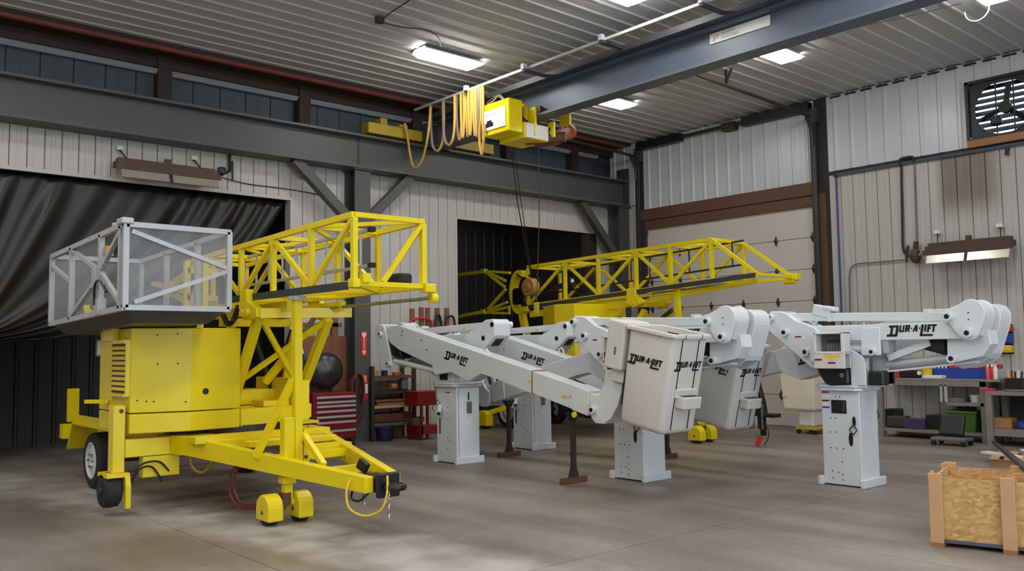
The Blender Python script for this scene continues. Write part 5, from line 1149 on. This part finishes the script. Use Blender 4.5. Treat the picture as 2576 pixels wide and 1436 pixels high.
tube(gx, 'pipe', [AX(578, 385, XA+.08), AX(578, 430, XA+.08), AX(556, 440, XA+.12)], .022, 'black'); MB().box(AX(558, 430, XA+.12), (.1, .12, .12)).build('valve_body', 'black', gx, bev=.02); tube(gx, 'pipe', [AX(585, 405, XA+.06), AX(585, 455, XA+.06)], .015, 'black')
tube(gx, 'cord', cat_pts([AX(555, 445, XA+.06), AX(620, 462, XA+.04), AX(720, 475, XA+.04), AX(808, 490, XA+.04)]), .008, 'black')
# ================================================================ back wall: fan, pipes, heater
fz0, fz1 = FZ0, FZ1; fc_ = Vector(((FX0+FX1)/2, YB-.05, (fz0+fz1)/2)); R_ = .455
fan = thing('exhaust_fan', (fc_.x, YB, fz0), 'square dark exhaust fan with blue daylight between its louvre slats', 'fan')
m = MB(); N = 40; vs = []; fs = []
for k in range(N):
    a = 2*math.pi*(k+.5)/N; c, s = math.cos(a), math.sin(a); t = 1/max(abs(c), abs(s)); hw, hh = (FX1-FX0)/2, (fz1-fz0)/2
    for y in (YB-.03, YB-.06): vs += [(fc_.x+R_*c, y, fc_.z+R_*s), (fc_.x+hw*c*t, y, fc_.z+hh*s*t)]
for k in range(N):
    j = (k+1) % N; fs += [(k*4+2, k*4+3, j*4+3, j*4+2), (k*4, j*4, j*4+1, k*4+1), (k*4, k*4+2, j*4+2, j*4), (k*4+1, j*4+1, j*4+3, k*4+3)]
m.add(vs, fs); m.build('shroud_plate', 'black', fan)
MB().bb(FX0-.05, FX0, YB-.10, YB+.02, fz0, fz1+.05).build('frame_board', 'black', fan); MB().bb(FX0-.05, FX1+.05, YB-.10, YB+.02, fz1, fz1+.05).build('frame_board', 'black', fan); MB().bb(FX0-.05, FX1+.05, YB-.09, YB+.02, fz0-.12, fz0).build('frame_board', 'wood', fan); MB().bb(FX1, FX1+.05, YB-.10, YB+.02, fz0, fz1+.05).build('frame_board', 'black', fan)
for i in range(9):
    z = fz0+.05+i*.105; MB().bar((FX0, YB+.14, z), (FX1, YB+.14, z), .012, .105, (0, .78, 1)).build('louvre_slat', 'hinge', fan)
for dx in (-.13, .14): MB().bar((fc_.x+dx, YB-.02, fz0), (fc_.x+dx, YB-.02, fz1), .02, .02).build('strut', 'black', fan)
MB().cyl((fc_.x, YB-.04, fc_.z), (fc_.x, YB+.05, fc_.z), .10, 16).build('fan_hub', 'black', fan)
for k in range(3):
    a = math.radians(80+120*k); d = Vector((math.cos(a), 0, math.sin(a))); MB().bar(fc_+d*.08+Vector((0, .06, 0)), fc_+d*.40+Vector((0, .06, 0)), .02, .09, (0, .6, 1)).build('fan_blade', 'black', fan)
MB().box(fc_+Vector((-.12, -.02, -.22)), (.16, .12, .16)).build('fan_motor', 'black', fan, bev=.03)
MB().tube([fc_+Vector((R_*math.cos(a), -.015, R_*math.sin(a))) for a in [2*math.pi*k/30 for k in range(31)]], .010, 5).build('guard_ring', 'iron', fan)
YP = YB-.06
bp_ = thing('air_pipe', AY(2103, 438, YP), 'blue air line running along and down the back wall', 'pipe')
zl_ = AY(2103, 440, YP).z; xL = AY(2103, 440, YP).x
tube(bp_, 'pipe', [(xL, YP, zl_), (0., YP, zl_+.02)], .030, 'pipegrey'); tube(bp_, 'drop', [(xL, YP, zl_), (xL, YP, .9)], .016, 'pipeblue'); MB().box((xL, YP, zl_), (.09, .07, .08)).build('elbow', 'iron', bp_, bev=.02)
x = AY(2280, 400, YP).x; tube(bp_, 'loop', cat_pts([(x-.10, YP-.02, zl_-.02), (x-.10, YP-.03, zl_+.07), (x, YP-.03, zl_+.09), (x+.12, YP-.03, zl_+.08), (x+.14, YP-.02, zl_)]), .025, 'black')
tube(bp_, 'coupler', [AY(2535, 370, YP), AY(2532, 390, YP)], .03, 'black')
gp = thing('gas_pipe', AY(2272, 640, YP), 'black gas pipe dropping to a rusty valve left of the right heater', 'pipe')
tube(gp, 'pipe', cat_pts([AY(2267, 405, YP), AY(2270, 560, YP), AY(2272, 625, YP), AY(2280, 640, YP)], 4), .020, 'black'); tube(gp, 'pipe', [AY(2300, 405, YP), AY(2306, 610, YP)], .010, 'greyplastic')
MB().lathe([(.02, .12), (.06, .10), (.085, .04), (.085, -.06), (.05, -.12), (.02, -.13)], AY(2303, 643, YP-.06), 'z', 16).build('regulator', 'heater', gp, smooth=True); MB().cyl(AY(2303, 625, YP-.05), AY(2304, 607, YP-.05), .04, 10).build('regulator_cap', 'iron', gp)
tube(gp, 'pipe', [AY(2280, 640, YP), AY(2300, 650, YP-.05)], .02, 'iron'); tube(gp, 'handle', cat_pts([AY(2281, 660, YP), AY(2281, 625, YP), AY(2286, 619, YP), AY(2284, 635, YP)], 4), .012, 'iron'); tube(gp, 'flex', cat_pts([AY(2312, 642, YP-.1), AY(2322, 632, YP-.12), AY(2335, 640, YP-.2)], 4), .014, 'galv')
tube(None, 'conduit', cat_pts([AY(2280, 653, YP), AY(2200, 660, YP), AY(2160, 663, YP), AY(2143, 672, YP), AY(2137, 690, YP), AY(2138, 740, YP), AY(2140, 900, YP)], 5), .012, 'greyplastic', label='thin bent grey conduit on the back wall left of the heater', cat='conduit')
h0, h1 = AY(2332, 640, 15.15), AY(2548, 620, 15.15)
heater('brown infrared heater on struts on the back wall above the workbench', lambda u, d, z: Vector((h0.x+(h1.x-h0.x)*u, YB-.03-d, h0.z-.12+z*.95)), 1)
# ================================================================ workbench along the back wall
wbk = thing('workbench', (-6.4, 15.1, 0), 'long grey steel workbench along the back wall behind the rightmost lift', 'workbench')
by0_, by1_ = 14.78, 15.38; bxa, bxb = AY(2205, 955, by0_).x, AY(2515, 960, by0_).x; bz_ = AY(2350, 952, by0_).z
MB().bb(bxa, bxb, by0_, by1_, bz_-.04, bz_).build('top', 'bench', wbk, bev=.004); MB().bb(bxa, bxb-.2, by0_+.0, by0_+.03, bz_-.12, bz_-.04).build('apron', 'bench', wbk)
xl = AY(2474, 1000, by0_).x
MB().bb(xl-.05, xl+.05, by0_, by0_+.1, 0, bz_-.04).build('leg', 'bench', wbk); MB().bb(bxa, bxa+.08, by0_, by0_+.1, 0, bz_-.04).build('leg', 'bench', wbk); MB().bb(xl-.05, xl+.05, by1_-.1, by1_, 0, bz_-.04).build('leg', 'bench', wbk)
xd = AY(2365, 1000, by0_).x; zd = AY(2400, 1012, by0_).z
MB().bb(xd, xd+.035, by0_, by0_+.04, zd, bz_-.1).build('drawer_post', 'galv', wbk); MB().bb(xd+.07, xd+.11, by0_, by0_+.04, zd, bz_-.1).build('drawer_post', 'galv', wbk)
MB().bb(xd+.1, xl, by0_, by1_, zd-.05, zd).build('half_shelf', 'bench', wbk)
zs_ = AY(2300, 1080, by0_).z; MB().bb(bxa, xl-.05, by0_+.02, by1_, zs_-.05, zs_).build('bottom_shelf', 'bench', wbk)
ws = thing('wooden_stand', (-5.3, 14.9, 0), 'plain wooden shelf stand at the right end of the workbench', 'stand')
wy0 = 14.55; wx0, wx1 = AY(2478, 1000, wy0).x, -4.1; wz = AY(2520, 985, wy0).z; wz2 = AY(2540, 1082, wy0).z
MB().bb(wx0, wx1, wy0, 15.3, wz-.06, wz).build('top', 'bench', ws, bev=.004); MB().bb(wx0, wx0+.09, wy0, wy0+.09, 0, wz-.06).build('leg', 'bench', ws); MB().bb(wx0, wx0+.09, 15.2, 15.29, 0, wz-.06).build('leg', 'bench', ws); MB().bb(wx1-.09, wx1, wy0, wy0+.09, 0, wz-.06).build('leg', 'bench', ws); MB().bb(wx1-.09, wx1, 15.2, 15.29, 0, wz-.06).build('leg', 'bench', ws); MB().bb(wx0, wx1, wy0+.02, 15.3, wz2-.10, wz2).build('shelf', 'bench', ws); MB().bb(wx0, wx1, 15.28, 15.31, wz2, wz-.06).build('back_panel', 'joint', ws)
def item(name, px, py, w, d, h, m, label, cat, yy=14.95, z=None, bev=.006, **k):
    q = AY(px, py, yy); return MB().box((q.x, yy, (bz_ if z is None else z)+h/2), (w, d, h)).build(name, m, None, bev=bev, label=label, cat=cat, **k)
item('dark_case', 2240, 950, .16, .2, .09, 'black', 'small black case at the left end of the bench top', 'case'); item('red_carton', 2258, 950, .15, .12, .12, 'brightred', 'small red and orange carton on the bench left of the black radio', 'carton')
rdo = item('bench_radio', 2292, 950, .34, .16, .13, 'black', 'black radio on the bench beside the yellow tub', 'radio', bev=.02); q = AY(2312, 938, 14.86); MB().cyl(q, q+Vector((0, .01, 0)), .035, 14).build('dial', 'paper', rdo)
g = AY(2332, 950, 14.95); yt = thing('yellow_tub', (g.x, 14.95, bz_), 'yellow tub with white base band on the bench', 'tub'); MB().lathe([(.085, 0), (.09, .20), (.095, .21), (.085, .215), (.001, .212)], (g.x, 14.95, bz_), 'z', 20).build('body', 'yellow_tag', yt, smooth=True); MB().lathe([(.0865, .0), (.0875, .05)], (g.x, 14.95, bz_), 'z', 20).build('band', 'paper', yt)
item('parts_tray', 2352, 951, .30, .18, .05, 'paper', 'white tray of small parts in front of the blue rack', 'tray', yy=14.88)
q0, q1 = AY(2352, 948, 15.1), AY(2487, 948, 15.1); rkb = thing('blue_bin_rack', ((q0.x+q1.x)/2, 15.1, bz_), 'long blue parts rack with red bins on the bench', 'bin rack')
MB().bb(q0.x, q1.x, 15.0, 15.25, bz_, bz_+.16).build('rack', 'blue', rkb, bev=.006); MB().bb(q0.x, q1.x, 15.1, 15.25, bz_+.16, bz_+.2).build('tier', 'blue', rkb)
for i in range(5): x = q0.x+.28+i*.16; MB().bb(x, x+.14, 15.0, 15.14, bz_+.162, bz_+.23).build('bin', 'brightred', rkb, bev=.006)
for i in range(4): x = q0.x+.03+i*.06; MB().cyl((x, 15.05, bz_+.162), (x, 15.05, bz_+.24), .018, 8).build('fastener_tube', 'paper', rkb)
for i, (px, m, lb) in enumerate(((2486, 'pink', 'pink spray can at the right end of the blue rack'), (2497, 'brightred', 'red spray can with white cap right of the pink one'), (2505, 'paper', 'white spray can at the end of the row of cans'))):
    q = AY(px, 950, 14.9); s = thing('spray_can', (q.x, 14.9, bz_), lb, 'spray can', 'spray cans on the bench'); MB().lathe([(.03, 0), (.033, .01), (.033, .17), (.02, .195)], (q.x, 14.9, bz_), 'z', 14).build('can', m, s, smooth=True); MB().lathe([(.02, .19), (.02, .235), (.012, .24)], (q.x, 14.9, bz_), 'z', 12).build('cap', 'paper', s)
zt2 = bz_+.2
for (px, w, h, m, lb) in ((2440, .14, .10, 'red', 'small red box standing on the blue rack'), (2458, .10, .13, 'black', 'small black battery box on the blue rack'), (2470, .07, .14, 'greyplastic', 'grey tool block on the blue rack'), (2490, .08, .18, 'wood', 'small wooden block behind the spray cans')):
    item('tool_box', px, 930, w, .08, h, m, lb, 'box', yy=15.18, z=zt2 if px < 2480 else bz_)
q = AY(2552, 985, 14.8); tcad = thing('tool_caddy', (q.x, 14.85, wz), 'black caddy stuffed with small tools on the wooden stand', 'tool caddy'); MB().bb(q.x-.13, q.x+.13, 14.78, 14.98, wz, wz+.20).build('tub', 'black', tcad, bev=.01)
for i, m in enumerate(('yellow_tag', 'red', 'black', 'paper', 'black')): MB().cyl((q.x-.09+i*.045, 14.86, wz+.19), (q.x-.10+i*.05, 14.87, wz+.30+.02*(i % 2)), .015, 8).build('tool_handle', m, tcad)
item('red_tray', 2488, 982, .18, .12, .04, 'brightred', 'flat red tool tray on the wooden stand', 'tray', yy=14.7, z=wz); item('grey_cloth', 2560, 982, .35, .2, .03, 'greyplastic', 'crumpled grey cloth on the wooden stand', 'cloth', yy=14.68, z=wz, bev=.012)
# bins hanging on the wall
wbz = thing('wall_bins', AY(2528, 870, YB-.05), 'wall rack with red, blue and yellow bins beside the right lift elbow', 'wall bins')
for (pa, pb_, m) in ((818, 835, 'brightred'), (838, 865, 'blue'), (868, 887, 'yellow_tag')):
    p0, p1 = AY(2508, pb_, YB-.12), AY(2545, pa, YB-.12); MB().bb(p0.x, p1.x, YB-.17, YB-.03, p0.z, p1.z).build('bin', m, wbz, bev=.012)
    MB().bb(p0.x+.03, p1.x-.03, YB-.18, YB-.165, p0.z+.03, p0.z+.06).build('bin_lip', m, wbz)
p0, p1 = AY(2508, 890, YB-.05), AY(2545, 815, YB-.05); MB().bb(p0.x, p1.x, YB-.03, YB-.022, p0.z, p1.z).build('back_plate', 'black', wbz)
# things under the bench
sz = zs_
item('engine_block', 2262, 1076, .35, .25, .20, 'iron', 'greasy metal engine part on the bottom bench shelf at left', 'engine part', z=sz, bev=.03); item('purple_case', 2308, 1072, .34, .22, .17, 'purple', 'dark purple case on the bottom bench shelf', 'case', z=sz); item('black_tray', 2250, 1060, .2, .3, .30, 'black', 'tall black bin behind the engine part under the bench', 'bin', yy=15.2, z=sz); item('dark_box', 2360, 1072, .30, .25, .24, 'black', 'black plastic box beside the green tote under the bench', 'box', z=sz, yy=15.05)
g = AY(2432, 1085, 14.98); to = thing('green_tote', (g.x, 14.98, sz), 'green plastic tote under the workbench', 'tote'); m = MB(); m.add([(g.x+sx_*w_, 14.98+sy_*d_, z_) for z_, w_, d_ in ((sz, .19, .15), (sz+.33, .23, .19)) for sx_, sy_ in ((-1, -1), (1, -1), (1, 1), (-1, 1))], [(0, 1, 5, 4), (1, 2, 6, 5), (2, 3, 7, 6), (3, 0, 4, 7), (3, 2, 1, 0)]); m.build('body', 'green', to); MB().bb(g.x-.245, g.x+.245, 14.77, 15.19, sz+.31, sz+.335).build('rim', 'green', to)
for i in range(3): item('rag', 2415+i*16, 1040, .10, .12, .06, 'black', ('left', 'middle', 'right')[i]+' one of three dark rags on top of the green tote', 'rag', z=sz+.335, group='dark rags on the green tote', bev=.02)
item('pan', 2400, 1010, .40, .25, .07, 'greyplastic', 'grey pan on the half shelf under the bench', 'pan', z=zd); g = AY(2455, 1008, 15.0); MB().lathe([(.07, 0), (.085, .12), (.09, .12), (.07, .1)], (g.x, 15.0, zd), 'z', 16).build('white_cup', 'paper', None, label='pale tub at the right of the half shelf', cat='tub')
g = AZ(2395, 1120); cr = thing('mechanic_seat', g, 'black padded creeper seat on a wheeled frame in front of the bench', 'creeper seat')
MB().box(g+Vector((0, 0, .10)), (.52, .34, .05)).build('base', 'greyplastic', cr, bev=.01); MB().box(g+Vector((-.03, .12, .30)), (.38, .08, .34), 0, 0, -.35).build('pad', 'black', cr, bev=.03, seg=2)
for sx_ in (-1, 1):
    for sy_ in (-1, 1): MB().cyl(g+Vector((sx_*.22, sy_*.14-.015, .04)), g+Vector((sx_*.22, sy_*.14+.015, .04)), .04, 12).build('caster', 'black', cr); MB().bb(g.x+sx_*.22-.012, g.x+sx_*.22+.012, g.y+sy_*.14-.02, g.y+sy_*.14+.02, .04, .08).build('fork', 'iron', cr)
q = AY(2520, 1080, 14.85); MB().bb(q.x-.16, q.x+.16, 14.8, 15.05, wz2, wz2+.16).build('cardboard_box', 'card', None, bev=.004, label='open brown cardboard box on the wooden stand shelf', cat='box'); q = AY(2572, 1080, 14.85); MB().lathe([(.06, 0), (.08, .03), (.08, .1), (.05, .13), (.001, .13)], (q.x, 14.85, wz2), 'z', 16).build('blue_jug', 'blue', None, label='blue container at the right on the stand shelf', cat='container')
# old bucket standing by the overhead door
def oldbucket():
    q = AZ(2040, 1088); x, y = q.x, q.y-.1; b = thing('spare_bucket', (x, y, 0), 'stained cream bucket with stepped liner behind the rightmost pedestal', 'bucket')
    def sec(z, w, d): return [(x-w, y-d, z), (x+w, y-d, z), (x+w, y+d, z), (x-w, y+d, z)]
    zz_ = [(.42, .28), (.46, .30), (1.12, .34), (1.14, .37), (1.17, .37), (1.17, .33), (.6, .29)]
    m = MB(); vs = sum([sec(z, w, w*.95) for z, w in zz_], []); fs = [(3, 2, 1, 0)]
    for i in range(len(zz_)-1): fs += [(i*4+k, i*4+(k+1) % 4, i*4+4+(k+1) % 4, i*4+4+k) for k in range(4)]
    n = (len(zz_)-1)*4; fs.append((n, n+1, n+2, n+3)); m.add(vs, fs); m.build('shell', 'bucket_old', b, bev=.02, seg=2)
    MB().bb(x-.06, x+.24, y-.22, y+.22, .14, .42).build('step_base', 'bucket', b, bev=.03, seg=2)
    MB().bb(x-.31, x-.20, y-.31, y-.29, .66, .69).build('handle', 'bucket', b); MB().cyl((x-.28, y+.1, .72), (x-.42, y+.1, .72), .12, 18).build('side_port', 'greyplastic', b)
    pl = thing('green_dolly', (x+.1, y, 0), 'low dark dolly under the spare bucket', 'dolly'); MB().bb(x-.1, x+.3, y-.24, y+.24, .08, .138).build('deck', 'yellow_old', pl, bev=.006)
    for sx_ in (-.06, .26):
        for sy_ in (-.2, .2): MB().cyl((x+sx_, y+sy_-.015, .04), (x+sx_, y+sy_+.015, .04), .04, 10).build('caster', 'black', pl)
oldbucket()
# ================================================================ OSB crate at lower right
A, B = AZ(2342, 1374), AZ(2545, 1396); e1 = (B-A); e1.z = 0; e1.normalize(); e2 = Vector((-e1.y, e1.x, 0)); CL, CD, CHt = 1.25, .80, .57
cr = thing('osb_crate', A, 'open wooden crate of OSB panels and pine battens at the lower right', 'crate')
def cbox(u0, u1, v0, v1, z0, z1, nm, m, **k): b = MB().bb(u0, u1, v0, v1, z0, z1); b.v = [A+e1*v.x+e2*v.y+Vector((0, 0, v.z)) for v in b.v]; return b.build(nm, m, cr, **k)
cbox(.02, CL, .04, .055, .05, CHt-.035, 'front_panel', 'osb'); cbox(.02, CL, CD-.055, CD-.04, .05, CHt-.035, 'back_panel', 'osb'); cbox(.02, .035, .055, CD-.055, .05, CHt-.035, 'side_panel', 'osb'); cbox(CL-.015, CL, .055, CD-.055, .05, CHt-.035, 'side_panel', 'osb'); cbox(.02, CL, .055, CD-.055, .04, .055, 'bottom_panel', 'osb')
for u in (0, .50, 1.15):
    cbox(u, u+.095, 0, .038, .03, CHt, 'batten', 'pine', bev=.003); cbox(u, u+.095, CD-.038, CD, .03, CHt, 'batten', 'pine', bev=.003); cbox(u, u+.095, .0, CD, 0, .03, 'runner', 'wood')
cbox(.0, .018, .1, .18, .05, CHt, 'batten', 'pine'); cbox(.0, .018, CD-.18, CD-.1, .05, CHt, 'batten', 'pine')
cbox(.1, CL, .02, .036, .035, .06, 'skid_strip', 'pipegrey')
# steel bar and offcuts lying across behind the crate
g0, g1 = AZ(2500, 1112, .10), AZ(2585, 1182, .62)
MB().bar(g0, g1, .05, .04).build('steel_bar', 'iron', None, label='dark steel bar leaning over the back of the crate', cat='bar')
pl = thing('pallet', AZ(2492, 1172, 0), 'low pallet of pale offcut boards behind the crate', 'pallet')
PO = AZ(2492, 1172, 0)
for i in range(3):
    b = MB().box((0, 0, 0), (.9, .09, .09)); b.v = [PO+e1*(v.x+.45)+e2*(v.y+i*.38)+Vector((0, 0, v.z+.045)) for v in b.v]; b.build('bearer', 'wood', pl)
for i in range(6):
    b = MB().box((0, 0, 0), (.10, .9, .022)); b.v = [PO+e1*(v.x+.05+i*.16)+e2*(v.y+.38)+Vector((0, 0, v.z+.102)) for v in b.v]; b.build('deck_board', 'pine', pl)
for i, (u, v, w_, l_, r_, lb) in enumerate(((.10, .25, .14, .55, .2, 'pale offcut board on the pallet nearest the steel bar'), (.45, .40, .16, .6, -.35, 'white painted offcut board crossing the pallet'), (.7, .2, .18, .5, .5, 'pale offcut board at the right edge of the pallet'))):
    b = MB().box((0, 0, 0), (w_, l_, .025), r_+.9); c = PO+e1*u+e2*v; b.v = [c+Vector((v_.x, v_.y, v_.z+.128+i*.027)) for v_ in b.v]; b.build('offcut_board', 'paper', None, label=lb, cat='board', group='offcut boards on the pallet')
